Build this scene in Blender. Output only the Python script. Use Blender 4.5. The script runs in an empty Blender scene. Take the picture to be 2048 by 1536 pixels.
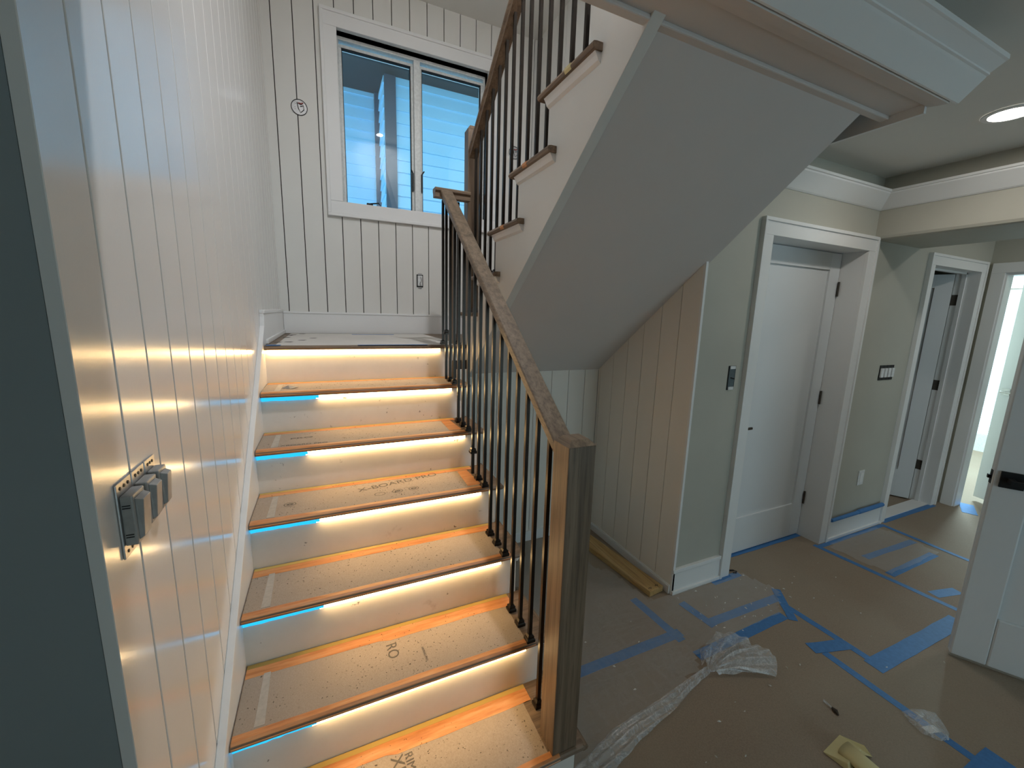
import bpy, bmesh, math, random
from mathutils import Vector, Matrix, noise
random.seed(7)
S = bpy.context.scene
COL = S.collection

# ------------------------------------------------------------------ camera, world, exposure
cd = bpy.data.cameras.new('camera'); cam = bpy.data.objects.new('camera', cd); COL.objects.link(cam)
cd.sensor_width = 36.0; cd.lens = 14.2235; cd.clip_start = 0.02; cd.clip_end = 200
RM = [[0.9110193, 0.0454269, -0.4098538], [-0.4113705, 0.1690573, -0.8956528], [0.0286021, 0.9845588, 0.1727017]]
CL = (0.2854552, -0.8522112, 1.3324435)
cam.matrix_world = Matrix([RM[i] + [CL[i]] for i in range(3)] + [[0, 0, 0, 1]])
S.camera = cam

W = bpy.data.worlds.new('sky'); S.world = W; W.use_nodes = True
bg = W.node_tree.nodes['Background']
bg.inputs['Color'].default_value = (0.62, 0.88, 1.0, 1)
bg.inputs['Strength'].default_value = 3.0
LED_POWER = 21.0
LAMP_POWER = 9.0
S.view_settings.view_transform = 'Standard'
S.view_settings.look = 'None'
S.view_settings.gamma = 1.0
S.view_settings.use_curve_mapping = False
S.view_settings.exposure = 0.0
S.cycles.use_denoising = True
S.cycles.max_bounces = 10
S.cycles.diffuse_bounces = 6
S.cycles.transparent_max_bounces = 16
S.cycles.sample_clamp_indirect = 6.0

# ------------------------------------------------------------------ materials
def newmat(name):
    m = bpy.data.materials.new(name); m.use_nodes = True
    nt = m.node_tree; b = nt.nodes['Principled BSDF']
    return m, nt, b
def N(nt, t, **kw):
    n = nt.nodes.new(t)
    for k, v in kw.items(): setattr(n, k, v)
    return n
def coords(nt, scale=(1, 1, 1), rot=(0, 0, 0)):
    tc = N(nt, 'ShaderNodeTexCoord'); mp = N(nt, 'ShaderNodeMapping')
    mp.inputs['Scale'].default_value = scale; mp.inputs['Rotation'].default_value = rot
    nt.links.new(tc.outputs['Object'], mp.inputs['Vector']); return mp.outputs['Vector']
def noisen(nt, vec, scale, detail=3, rough=0.55):
    n = N(nt, 'ShaderNodeTexNoise'); n.inputs['Scale'].default_value = scale
    n.inputs['Detail'].default_value = detail; n.inputs['Roughness'].default_value = rough
    nt.links.new(vec, n.inputs['Vector']); return n.outputs['Fac']
def ramp(nt, fac, stops):
    r = N(nt, 'ShaderNodeValToRGB'); e = r.color_ramp.elements
    while len(e) < len(stops): e.new(0.5)
    for i, (p, c) in enumerate(stops):
        e[i].position = p; e[i].color = (c[0], c[1], c[2], 1)
    nt.links.new(fac, r.inputs['Fac']); return r.outputs['Color']
def mixc(nt, fac, a, b):
    m = N(nt, 'ShaderNodeMix', data_type='RGBA')
    if isinstance(fac, float): m.inputs['Factor'].default_value = fac
    else: nt.links.new(fac, m.inputs['Factor'])
    for s, v in (('A', a), ('B', b)):
        if isinstance(v, tuple): m.inputs[6 if s == 'A' else 7].default_value = (*v, 1)
        else: nt.links.new(v, m.inputs[6 if s == 'A' else 7])
    return m.outputs[2]
def bump(nt, b, height, strength=0.1, dist=0.002):
    n = N(nt, 'ShaderNodeBump'); n.inputs['Strength'].default_value = strength; n.inputs['Distance'].default_value = dist
    nt.links.new(height, n.inputs['Height']); nt.links.new(n.outputs['Normal'], b.inputs['Normal'])
def paint(name, col, rough=0.5, var=0.04, bscale=220, bstr=0.06, spec=0.5):
    m, nt, b = newmat(name); v = coords(nt)
    f = noisen(nt, v, 2.2, 4)
    d = tuple(c * (1 - var) for c in col); l = tuple(min(1, c * (1 + var)) for c in col)
    nt.links.new(ramp(nt, f, [(0.3, d), (0.7, l)]), b.inputs['Base Color'])
    b.inputs['Roughness'].default_value = rough
    b.inputs['Specular IOR Level'].default_value = spec
    if bstr: bump(nt, b, noisen(nt, v, bscale, 2), bstr, 0.001)
    return m
def plain(name, col, rough=0.5, metal=0.0):
    m, nt, b = newmat(name); v = coords(nt)
    f = noisen(nt, v, 60, 2)
    nt.links.new(ramp(nt, f, [(0.3, tuple(c * .9 for c in col)), (0.7, tuple(min(1, c * 1.08) for c in col))]), b.inputs['Base Color'])
    b.inputs['Roughness'].default_value = rough; b.inputs['Metallic'].default_value = metal
    return m
def wood(name, axis, dark, mid, light, rough=0.45, rot=(0, 0, 0), sc=1.0):
    m, nt, b = newmat(name)
    s = {'x': (1.2, 34, 34), 'y': (34, 1.2, 34), 'z': (34, 34, 1.2)}[axis]
    v = coords(nt, tuple(q * sc for q in s), rot)
    f1 = noisen(nt, v, 1.6, 5, 0.6)
    v2 = coords(nt, tuple(q * sc * 3.2 for q in s), rot)
    f2 = noisen(nt, v2, 1.5, 3, 0.7)
    c1 = ramp(nt, f1, [(0.28, dark), (0.5, mid), (0.72, light)])
    c2 = ramp(nt, f2, [(0.36, (0.45, 0.42, 0.4)), (0.5, (1, 1, 1))])
    mm = N(nt, 'ShaderNodeMix', data_type='RGBA', blend_type='MULTIPLY'); mm.inputs['Factor'].default_value = 0.55
    nt.links.new(c1, mm.inputs[6]); nt.links.new(c2, mm.inputs[7])
    nt.links.new(mm.outputs[2], b.inputs['Base Color'])
    b.inputs['Roughness'].default_value = rough
    bump(nt, b, f2, 0.15, 0.001)
    return m
def emit(name, col, st):
    m, nt, b = newmat(name)
    e = N(nt, 'ShaderNodeEmission'); e.inputs['Color'].default_value = (*col, 1); e.inputs['Strength'].default_value = st
    nt.links.new(e.outputs[0], nt.nodes['Material Output'].inputs['Surface']); return m

OAK = ((0.115, 0.078, 0.050), (0.20, 0.135, 0.085), (0.27, 0.19, 0.125))
M = {}
M['wall_gloss'] = paint('white_gloss_paint', (0.74, 0.715, 0.68), 0.16, 0.02, 180, 0.08, 0.8)
M['wall_white'] = paint('white_wall_paint', (0.74, 0.73, 0.69), 0.42, 0.02, 260, 0.05)
M['alcove'] = paint('alcove_wall_paint', (0.80, 0.76, 0.69), 0.45, 0.02, 260, 0.05)
M['trim'] = paint('white_trim_paint', (0.80, 0.80, 0.79), 0.35, 0.02, 120, 0.03)
M['greige'] = paint('greige_wall_paint', (0.47, 0.455, 0.39), 0.6, 0.05, 300, 0.05)
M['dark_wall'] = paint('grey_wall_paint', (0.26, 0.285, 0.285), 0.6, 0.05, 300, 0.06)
M['ceil'] = paint('ceiling_paint', (0.74, 0.725, 0.68), 0.7, 0.02, 300, 0.05)
M['soffit'] = paint('soffit_paint', (0.66, 0.615, 0.585), 0.6, 0.02, 300, 0.04)
M['stringer'] = paint('stringer_paint', (0.70, 0.70, 0.67), 0.5, 0.04, 40, 0.05)
M['door'] = paint('door_paint', (0.70, 0.72, 0.73), 0.4, 0.015, 160, 0.03)
M['gap'] = plain('dark_gap', (0.05, 0.045, 0.04), 0.9)
M['oak_x'] = wood('oak_along_x', 'x', *OAK)
M['oak_y'] = wood('oak_along_y', 'y', *OAK)
M['oak_z'] = wood('oak_along_z', 'z', *OAK)
M['oak_rail'] = wood('oak_rail_grain', 'y', (0.085, 0.062, 0.040), (0.165, 0.118, 0.076), (0.225, 0.165, 0.11), 0.42, (math.radians(-38.5), 0, 0))
M['oak_rail_up'] = wood('oak_upper_rail_grain', 'y', *OAK, rot=(math.radians(38.5), 0, 0))
M['pine'] = wood('pine_grain', 'y', (0.42, 0.25, 0.09), (0.55, 0.35, 0.14), (0.62, 0.42, 0.20), 0.6, sc=0.6)
M['iron'] = plain('satin_black_iron', (0.030, 0.023, 0.018), 0.33, 0.75)
M['black'] = plain('matte_black_metal', (0.008, 0.008, 0.009), 0.5, 0.2)
M['bronze'] = plain('bronze_hinge_metal', (0.10, 0.085, 0.07), 0.38, 0.8)
M['steel'] = plain('galvanised_steel', (0.55, 0.55, 0.55), 0.38, 0.9)
M['device'] = plain('grey_switch_plastic', (0.30, 0.295, 0.28), 0.3)
M['plastic_white'] = plain('white_plastic', (0.72, 0.73, 0.73), 0.35)
M['box_blue'] = plain('blue_grey_box_plastic', (0.10, 0.13, 0.14), 0.6)
M['wire_red'] = plain('red_wire', (0.30, 0.06, 0.05), 0.5)
M['btape'] = plain('blue_painters_tape', (0.05, 0.19, 0.46), 0.55)
M['rubber'] = plain('black_rubber', (0.012, 0.012, 0.012), 0.7)
M['vinyl'] = plain('white_window_vinyl', (0.74, 0.77, 0.76), 0.32)
M['yellow'] = paint('pale_yellow_paper', (0.62, 0.54, 0.28), 0.7, 0.08, 60, 0.2)
M['paper'] = plain('white_paper', (0.75, 0.76, 0.74), 0.8)
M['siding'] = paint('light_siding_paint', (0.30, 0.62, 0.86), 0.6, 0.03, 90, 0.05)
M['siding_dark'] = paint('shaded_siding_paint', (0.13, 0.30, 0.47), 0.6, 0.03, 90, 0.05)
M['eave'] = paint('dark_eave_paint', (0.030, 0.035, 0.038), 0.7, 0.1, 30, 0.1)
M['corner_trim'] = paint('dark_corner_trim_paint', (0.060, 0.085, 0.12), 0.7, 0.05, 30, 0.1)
M['lamp'] = emit('lamp_lens_light', (1.0, 0.96, 0.88), 26.0)
M['led'] = emit('warm_led_light', (1.0, 0.66, 0.30), LED_POWER)
M['led_blue'] = emit('blue_film_glow', (0.02, 0.42, 0.80), 1.6)  # film emits on its own, standing for LED light through it

def riser_mat():
    m, nt, b = newmat('scuffed_riser_paint'); v = coords(nt)
    base = (0.74, 0.70, 0.64)
    f = noisen(nt, v, 7, 5, 0.65); c = ramp(nt, f, [(0.30, (0.80, 0.76, 0.70)), (0.66, base), (0.80, (0.50, 0.45, 0.38))])
    v2 = coords(nt, (1, 1, 1)); f2 = noisen(nt, v2, 34, 4, 0.6); k = ramp(nt, f2, [(0.67, (0, 0, 0)), (0.72, (1, 1, 1))])
    f3 = noisen(nt, v2, 5, 2); k3 = ramp(nt, f3, [(0.48, (0, 0, 0)), (0.6, (1, 1, 1))])
    mu = N(nt, 'ShaderNodeMath', operation='MULTIPLY'); nt.links.new(k, mu.inputs[0]); nt.links.new(k3, mu.inputs[1])
    nt.links.new(mixc(nt, mu.outputs[0], c, (0.13, 0.10, 0.075)), b.inputs['Base Color'])
    b.inputs['Roughness'].default_value = 0.5; bump(nt, b, f, 0.1, 0.001); return m
M['riser'] = riser_mat()
def board_mat(name, base, dark, spk):
    m, nt, b = newmat(name); v = coords(nt)
    f = noisen(nt, v, 260, 3, 0.7); f0 = noisen(nt, v, 4, 4, 0.6)
    c = ramp(nt, f, [(0.3, dark), (0.65, base)])
    c2 = mixc(nt, ramp(nt, f0, [(0.45, (0, 0, 0)), (0.8, (0.5, 0.5, 0.5))]), c, tuple(q * 0.72 for q in base))
    f2 = noisen(nt, v, 115, 2, 0.5); k = ramp(nt, f2, [(spk, (0, 0, 0)), (spk + 0.03, (1, 1, 1))])
    f3 = noisen(nt, v, 6.5, 2); k3 = ramp(nt, f3, [(0.42, (0, 0, 0)), (0.55, (1, 1, 1))])
    mu = N(nt, 'ShaderNodeMath', operation='MULTIPLY'); nt.links.new(k, mu.inputs[0]); nt.links.new(k3, mu.inputs[1])
    nt.links.new(mixc(nt, mu.outputs[0], c2, (0.10, 0.075, 0.05)), b.inputs['Base Color'])
    b.inputs['Roughness'].default_value = 0.8; bump(nt, b, f, 0.2, 0.001); return m
M['board'] = board_mat('kraft_board', (0.41, 0.335, 0.26), (0.32, 0.255, 0.195), 0.66)
M['landing_paper'] = board_mat('pale_floor_paper', (0.70, 0.67, 0.62), (0.64, 0.60, 0.55), 0.78)
def floor_mat():
    m, nt, b = newmat('brown_floor_paper'); v = coords(nt)
    f = noisen(nt, v, 180, 3, 0.7); f0 = noisen(nt, v, 1.3, 4, 0.6)
    c = ramp(nt, f, [(0.3, (0.245, 0.185, 0.135)), (0.65, (0.315, 0.24, 0.178))])
    c2 = mixc(nt, ramp(nt, f0, [(0.4, (0, 0, 0)), (0.75, (0.6, 0.6, 0.6))]), c, (0.325, 0.275, 0.205))
    nt.links.new(c2, b.inputs['Base Color']); b.inputs['Roughness'].default_value = 0.75; bump(nt, b, f, 0.15, 0.001); return m
M['floor'] = floor_mat()
def tape_mat():
    m, nt, b = newmat('orange_tape'); v = coords(nt, (1, 9, 9)); f = noisen(nt, v, 7, 4, 0.65)
    c = ramp(nt, f, [(0.35, (0.50, 0.19, 0.06)), (0.5, (0.62, 0.26, 0.09)), (0.68, (0.66, 0.34, 0.15))])
    nt.links.new(c, b.inputs['Base Color']); b.inputs['Roughness'].default_value = 0.42; bump(nt, b, f, 0.25, 0.002); return m
M['otape'] = tape_mat()
M['ytape'] = paint('yellow_tape', (0.52, 0.36, 0.10), 0.5, 0.12, 40, 0.2)
M['board_tape'] = plain('pale_board_tape', (0.43, 0.39, 0.33), 0.6)
def film(name, milk, bscale=14, col=(0.78, 0.80, 0.82)):
    m, nt, b = newmat(name); nt.nodes.remove(b)
    tr = N(nt, 'ShaderNodeBsdfTransparent'); df = N(nt, 'ShaderNodeBsdfDiffuse'); gl = N(nt, 'ShaderNodeBsdfGlossy')
    df.inputs['Color'].default_value = (*col, 1); gl.inputs['Roughness'].default_value = 0.22
    v = coords(nt); f = noisen(nt, v, bscale, 5, 0.7)
    bp = N(nt, 'ShaderNodeBump'); bp.inputs['Strength'].default_value = 0.3; bp.inputs['Distance'].default_value = 0.01
    nt.links.new(f, bp.inputs['Height']); nt.links.new(bp.outputs[0], gl.inputs['Normal']); nt.links.new(bp.outputs[0], df.inputs['Normal'])
    m1 = N(nt, 'ShaderNodeMixShader'); m2 = N(nt, 'ShaderNodeMixShader')
    wv = coords(nt, (1.0, 5.0, 1.0), (0, 0, 0.9)); fa = noisen(nt, wv, 3, 5, 0.7); wv3 = coords(nt, (4.0, 1.0, 1.0), (0, 0, 0.2)); fb = noisen(nt, wv3, 3.4, 5, 0.7)
    def rg(q):
        sb = N(nt, 'ShaderNodeMath', operation='SUBTRACT'); nt.links.new(q, sb.inputs[0]); sb.inputs[1].default_value = .5
        ab = N(nt, 'ShaderNodeMath', operation='ABSOLUTE'); nt.links.new(sb.outputs[0], ab.inputs[0]); return ab.outputs[0]
    mn = N(nt, 'ShaderNodeMath', operation='MINIMUM'); nt.links.new(rg(fa), mn.inputs[0]); nt.links.new(rg(fb), mn.inputs[1]); f2 = mn.outputs[0]
    r = ramp(nt, f2, [(0.0, (min(1, milk * 1.7),) * 3), (0.014, (milk * 1.15,) * 3), (0.09, (milk * .85,) * 3)])
    nt.links.new(r, m1.inputs[0])
    nt.links.new(tr.outputs[0], m1.inputs[1]); nt.links.new(df.outputs[0], m1.inputs[2])
    m2.inputs[0].default_value = 0.06
    nt.links.new(m1.outputs[0], m2.inputs[1]); nt.links.new(gl.outputs[0], m2.inputs[2])
    nt.links.new(m2.outputs[0], nt.nodes['Material Output'].inputs['Surface']); return m
M['film'] = film('clear_plastic_film', 0.14)
M['film_thick'] = film('bunched_plastic_film', 0.30, 9)
def glass():
    m, nt, b = newmat('window_glass'); nt.nodes.remove(b)
    tr = N(nt, 'ShaderNodeBsdfTransparent'); tr.inputs['Color'].default_value = (0.93, 0.97, 0.98, 1)
    gl = N(nt, 'ShaderNodeBsdfGlossy'); gl.inputs['Roughness'].default_value = 0.01
    fr = N(nt, 'ShaderNodeFresnel'); fr.inputs['IOR'].default_value = 1.5
    mx = N(nt, 'ShaderNodeMixShader'); nt.links.new(fr.outputs[0], mx.inputs[0]); nt.links.new(tr.outputs[0], mx.inputs[1]); nt.links.new(gl.outputs[0], mx.inputs[2])
    nt.links.new(mx.outputs[0], nt.nodes['Material Output'].inputs['Surface']); return m
M['glass'] = glass()
M['ink'] = plain('grey_printing_ink', (0.13, 0.11, 0.085), 0.8)
M['dirt'] = plain('dark_debris', (0.055, 0.040, 0.030), 0.9)
M['chip'] = plain('pale_debris', (0.70, 0.68, 0.62), 0.8)

# ------------------------------------------------------------------ builders
WP = {}                                  # world position of every placed object
def link(o, parent=None, loc=(0, 0, 0)):
    COL.objects.link(o); loc = Vector(loc)
    if parent is not None:
        o.parent = parent; o.location = loc - WP[parent.name]
    else: o.location = loc
    WP[o.name] = loc; return o
def root(name, label, cat, loc, group=None, kind=None):
    o = bpy.data.objects.new(name, None); o.empty_display_size = 0.05; link(o, None, loc)
    return tag(o, label, cat, group, kind)
def tag(o, label, cat, group=None, kind=None):
    o['label'] = label; o['category'] = cat
    if group: o['group'] = group
    if kind: o['kind'] = kind
    return o
class MB:
    def __init__(s): s.v = []; s.f = []
    def add(s, vs, fs):
        k = len(s.v); s.v += [tuple(q) for q in vs]; s.f += [[k + i for i in f] for f in fs]; return s
    def box(s, lo, hi):
        (a, b, c), (d, e, f) = lo, hi
        return s.add([(a, b, c), (d, b, c), (d, e, c), (a, e, c), (a, b, f), (d, b, f), (d, e, f), (a, e, f)],
                     [(0, 3, 2, 1), (4, 5, 6, 7), (0, 1, 5, 4), (1, 2, 6, 5), (2, 3, 7, 6), (3, 0, 4, 7)])
    def prism(s, poly, axis, a, b):      # poly of 2-D points, extruded along axis x / y / z
        def P(p, t): return {'x': (t, p[0], p[1]), 'y': (p[0], t, p[1]), 'z': (p[0], p[1], t)}[axis]
        n = len(poly)
        return s.add([P(p, a) for p in poly] + [P(p, b) for p in poly],
                     [tuple(range(n)), tuple(range(2 * n - 1, n - 1, -1))] + [(i, n + i, n + (i + 1) % n, (i + 1) % n) for i in range(n)])
    def sweep(s, prof, path):            # prof: function(i) -> list of 3-D points for each station
        n = None; k0 = len(s.v)
        for i in range(path):
            pts = prof(i); n = len(pts); s.v += [tuple(q) for q in pts]
        for i in range(path - 1):
            for j in range(n):
                s.f.append([k0 + i * n + j, k0 + i * n + (j + 1) % n, k0 + (i + 1) * n + (j + 1) % n, k0 + (i + 1) * n + j])
        s.f.append([k0 + j for j in range(n - 1, -1, -1)]); s.f.append([k0 + (path - 1) * n + j for j in range(n)]); return s
    def frustum(s, c, z0, z1, a0, a1, n=4, b0=None, b1=None):
        rot = math.pi / 4 if n == 4 else 0; q = math.sqrt(2) if n == 4 else 1
        vs = [(c[0] + a * q * math.cos(rot + 2 * math.pi * i / n), c[1] + a * q * math.sin(rot + 2 * math.pi * i / n), z) for a, z in ((a0, z0), (a1, z1)) for i in range(n)]
        return s.add(vs, [tuple(range(n - 1, -1, -1)), tuple(range(n, 2 * n))] + [(i, (i + 1) % n, n + (i + 1) % n, n + i) for i in range(n)])
    def tube(s, pts, r, n=8):
        pts = [Vector(p) for p in pts]
        def st(i):
            d = (pts[min(i + 1, len(pts) - 1)] - pts[max(i - 1, 0)]).normalized()
            u = d.orthogonal().normalized(); w = d.cross(u)
            rr = r[i] if isinstance(r, (list, tuple)) else r
            return [pts[i] + (u * math.cos(2 * math.pi * k / n) + w * math.sin(2 * math.pi * k / n)) * rr for k in range(n)]
        return s.sweep(st, len(pts))
    def mesh(s, name, mat):
        me = bpy.data.meshes.new(name); me.from_pydata(s.v, [], s.f); me.update()
        bm = bmesh.new(); bm.from_mesh(me); bmesh.ops.recalc_face_normals(bm, faces=bm.faces); bm.to_mesh(me); bm.free()
        me.materials.append(M[mat]); return me
    def build(s, name, mat, parent=None, loc=(0, 0, 0), bevel=0, smooth=False, seg=2):
        o = bpy.data.objects.new(name, s.mesh(name, mat)); link(o, parent, loc)
        if bevel:
            b = o.modifiers.new('bevel', 'BEVEL'); b.width = bevel; b.segments = seg; b.limit_method = 'ANGLE'; b.angle_limit = math.radians(30)
        if smooth:
            for p in o.data.polygons: p.use_smooth = True
        return o
def box(name, lo, hi, mat, parent=None, bevel=0): return MB().box(lo, hi).build(name, mat, parent, (0, 0, 0), bevel)
def struct(name, label, cat, loc=(0, 0, 0)): return root(name, label, cat, loc, None, 'structure')

h, d = 0.19, 0.2388          # rise and run of the stairs
F = -h                       # floor level; the tread the newel stands on is z = 0
YW = 2.55                    # window wall
ZC = 3.565                   # stairwell ceiling
ZK = 2.20                    # basement ceiling

# ------------------------------------------------------------------ floor, ceilings, plain walls
fl = MB().box((-3, -4.6, F - .06), (8.2, 3.2, F)).build('floor', 'floor'); tag(fl, 'floor covered in brown building paper, walked dusty', 'floor', None, 'structure')
c1 = MB().box((-3, -4.6, ZK), (8.2, -.12, ZK + .06)).box((2.13, -.12, ZK), (8.2, .62, ZK + .06)).box((3.3, .62, ZK), (8.2, 3.2, ZK + .06)).build('ceiling', 'ceil')
tag(c1, 'flat greige basement ceiling with a recessed lamp', 'ceiling', None, 'structure')
c2 = box('ceiling', (-.2, -.14, ZC), (2.3, 2.8, ZC + .06), 'wall_white'); tag(c2, 'white ceiling high above the stairwell window', 'ceiling', None, 'structure')
uw = MB().box((-.2, -.14, ZK), (2.3, -.02, ZC)).build('wall_front', 'wall_white'); tag(uw, 'white wall above the beam closing the stairwell', 'wall', None, 'structure')
rw = MB().box((-3, -4.7, F), (1.5, -4.6, ZK)).box((3.6, -4.7, F), (8.2, -4.6, ZK)).box((1.5, -4.7, 1.85), (3.6, -4.6, ZK)).build('wall_rear', 'greige'); tag(rw, 'greige wall behind the camera with a wide patio opening', 'wall', None, 'structure')  # unseen opening, placed and sized for the daylight it lets in
ls = box('wall_side', (-3.1, -4.6, F), (-3, -.1, ZK), 'greige'); tag(ls, 'greige wall far left of the stair', 'wall', None, 'structure')
rs = box('wall_far', (8.1, -4.6, F), (8.2, -.6, ZK), 'greige'); tag(rs, 'greige wall far right of the hall', 'wall', None, 'structure')

# ------------------------------------------------------------------ shiplap wall on the left
GAP = .0052
wl = struct('wall_left', 'glossy white shiplap wall running up beside the lower stair', 'wall', (-.035, 1.2, F))
box('backing', (-.10, -.128, F), (-.034, YW + .1, ZC), 'gap', wl)
edges = [-.136] + [-.024 + .1262 * i for i in range(21)]
edges = [e for e in edges if e < YW - .02] + [YW]
for i in range(len(edges) - 1):
    a, b_ = edges[i] + (GAP / 2 if i else 0), edges[i + 1] - GAP / 2
    c = .0010
    pr = [(-.037, a), (-.021, a), (-.020, a + c), (-.020, b_ - c), (-.021, b_), (-.037, b_)]
    if i == 0: pr[1] = (-.021, a); pr[2] = (-.020, a + .001)
    MB().prism(pr, 'z', F, ZC).build('plank', 'wall_gloss', wl)
wf = box('wall_entry', (-3, -.134, F), (-.0385, -.06, ZK), 'dark_wall'); tag(wf, 'dark grey painted wall end beside the shiplap edge', 'wall', None, 'structure')

# ------------------------------------------------------------------ window wall
GB = .006
ww = struct('wall_back', 'white shiplap window wall above the landing', 'wall', (1.0, YW, h * 6))
wx0, wx1, wz0, wz1 = .435, 1.555, 2.10, 3.225          # opening
bk = MB()
for lo, hi in (((-.1, YW + .018, .8), (wx0, YW + .10, ZC)), ((wx1, YW + .018, .8), (2.2, YW + .10, ZC)), ((wx0, YW + .018, .8), (wx1, YW + .10, wz0)), ((wx0, YW + .018, wz1), (wx1, YW + .10, ZC))): bk.box(lo, hi)
bk.build('backing', 'gap', ww)
gx = [-.022] + [.04 + .128 * i for i in range(16)] + [1.992]
for i in range(len(gx) - 1):
    a, b_ = gx[i] + (GB / 2 if i else 0), gx[i + 1] - GB / 2
    spans = [(1.14, ZC)] if b_ < wx0 or a > wx1 else [(1.14, wz0 - .05), (wz1 + .05, ZC)]
    if i == 3 or (a < wx1 < b_): spans = [(1.14, wz0 - .05), (wz1 + .05, ZC)]
    if a < wx0 - .08 < b_: MB().prism([(a, YW), (wx0 - .03, YW), (wx0 - .03, YW + .016), (a, YW + .016)], 'z', 1.14, ZC).build('plank', 'wall_white', ww); a = wx0 - .03
    if a < wx1 + .08 < b_: MB().prism([(wx1 + .03, YW), (b_, YW), (b_, YW + .016), (wx1 + .03, YW + .016)], 'z', 1.14, ZC).build('plank', 'wall_white', ww); b_ = wx1 + .03
    for z0, z1 in spans: MB().prism([(a, YW), (b_, YW), (b_, YW + .016), (a, YW + .016)], 'z', z0, z1).build('plank', 'wall_white', ww)
bb = MB().box((0, YW - .016, 1.14), (1.99, YW, 1.285)).box((0, YW - .020, 1.285), (1.99, YW, 1.30)).build('baseboard_back', 'trim', None, (0, 0, 0), .002)
tag(bb, 'white baseboard along the window wall on the landing', 'baseboard', None, 'structure')
bl = MB().box((-.02, 1.525, 1.14), (-.001, YW - .016, 1.295)).box((-.02, 1.525, 1.295), (.003, YW - .02, 1.312)).box((-.002, 1.545, 1.142), (.010, YW - .016, 1.165)).build('baseboard_left', 'trim', None, (0, 0, 0), .002)
tag(bl, 'short white baseboard return on the left wall at the landing', 'baseboard', None, 'structure')

# window ---------------------------------------------------------
wn = struct('window_1', 'white two-pane casement window above the landing', 'window', (1.0, YW, wz0))
cs = .103
def frame(mb, x0, x1, z0, z1, w, y0, y1):
    mb.box((x0 - w, y0, z0 - w), (x1 + w, y1, z0)).box((x0 - w, y0, z1), (x1 + w, y1, z1 + w)).box((x0 - w, y0, z0), (x0, y1, z1)).box((x1, y0, z0), (x1 + w, y1, z1)); return mb
frame(MB(), wx0, wx1, wz0, wz1, cs, YW - .018, YW + .004).build('casing', 'trim', wn, (0, 0, 0), .003)
frame(MB(), wx0 - .083, wx1 + .083, wz0 - .083, wz1 + .083, .022, YW - .028, YW - .002).build('back_band', 'trim', wn, (0, 0, 0), .003)
frame(MB(), wx0, wx1, wz0, wz1, .02, YW, YW + .20).build('jamb', 'vinyl', wn)
xm0, xm1 = .972, 1.020
frame(MB(), wx0 + .014, wx1 - .014, wz0 + .004, wz1 - .022, .024, YW + .075, YW + .16).build('frame', 'vinyl', wn, (0, 0, 0), .003)
box('mullion', (xm0, YW + .055, wz0), (xm1, YW + .16, wz1 - .028), 'vinyl', wn, .003)
for (x0, x1) in ((wx0 + .014, xm0), (xm1, wx1 - .014)):
    s = frame(MB(), x0 + .018, x1 - .018, wz0 + .012, wz1 - .062, .020, YW + .088, YW + .145).build('sash', 'vinyl', wn, (0, 0, 0), .004)
    frame(MB(), x0 + .022, x1 - .022, wz0 + .016, wz1 - .068, .006, YW + .092, YW + .120).build('gasket', 'rubber', s)
    box('pane', (x0 + .016, YW + .118, wz0 + .010), (x1 - .016, YW + .124, wz1 - .060), 'glass', s)
cr = MB().box((.605, YW + .055, wz0 - .001), (.650, YW + .085, wz0 + .030)).tube([(.63, YW + .06, wz0 + .026), (.69, YW + .045, wz0 + .034), (.712, YW + .04, wz0 + .004)], .0055, 8).build('crank_handle', 'black', wn, (0, 0, 0), .002)
for sx, x in ((-1, xm0 - .012), (1, xm1 + .012)):
    MB().box((x - .006, YW + .070, wz0 + .168), (x + .006, YW + .086, wz0 + .300)).tube([(x, YW + .075, wz0 + .30), (x + sx * .016, YW + .066, wz0 + .325)], .005, 6).build('sash_lock', 'black', wn)

# ------------------------------------------------------------------ neighbouring house outside the window
nh = root('neighbouring_house', 'pale blue sided house close outside the stairwell window', 'house', (2.0, 4.8, .5))
YN = 4.6
def clap(mb, x0, x1, y, z0, e=.137):
    return mb.add([(x0, y - .020, z0), (x1, y - .020, z0), (x1, y - .004, z0 + e), (x0, y - .004, z0 + e), (x0, y + .004, z0), (x1, y + .004, z0), (x1, y + .004, z0 + e), (x0, y + .004, z0 + e)],
                  [(0, 1, 2, 3), (4, 7, 6, 5), (0, 4, 5, 1), (1, 5, 6, 2), (2, 6, 7, 3), (3, 7, 4, 0)])
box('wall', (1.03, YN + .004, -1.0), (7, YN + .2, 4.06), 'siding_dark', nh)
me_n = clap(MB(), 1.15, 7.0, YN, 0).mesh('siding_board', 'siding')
zz = 4.03 - .08 - .137 * 18
for k in range(19):
    o = bpy.data.objects.new('siding_board', me_n); link(o, nh, (0, 0, zz + .137 * k))
YR = 5.12
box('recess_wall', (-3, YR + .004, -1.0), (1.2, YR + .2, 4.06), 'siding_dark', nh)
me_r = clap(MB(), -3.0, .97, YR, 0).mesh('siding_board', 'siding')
for k in range(19):
    o = bpy.data.objects.new('siding_board', me_r); link(o, nh, (0, 0, zz + .03 + .137 * k))
me_s = MB().add([(1.006, YN + .02, 0), (1.006, YR - .05, 0), (1.022, YR - .05, .137), (1.022, YN + .02, .137), (1.03, YN + .02, 0), (1.03, YR - .05, 0), (1.03, YR - .05, .137), (1.03, YN + .02, .137)],
                [(0, 1, 2, 3), (4, 7, 6, 5), (0, 4, 5, 1), (1, 5, 6, 2), (2, 6, 7, 3), (3, 7, 4, 0)]).mesh('siding_board', 'siding')
for k in range(19):
    o = bpy.data.objects.new('siding_board', me_s); link(o, nh, (0, 0, zz + .01 + .137 * k))
box('corner_trim', (1.022, YN - .03, -1.0), (1.15, YN + .02, 4.05), 'corner_trim', nh)
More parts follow.
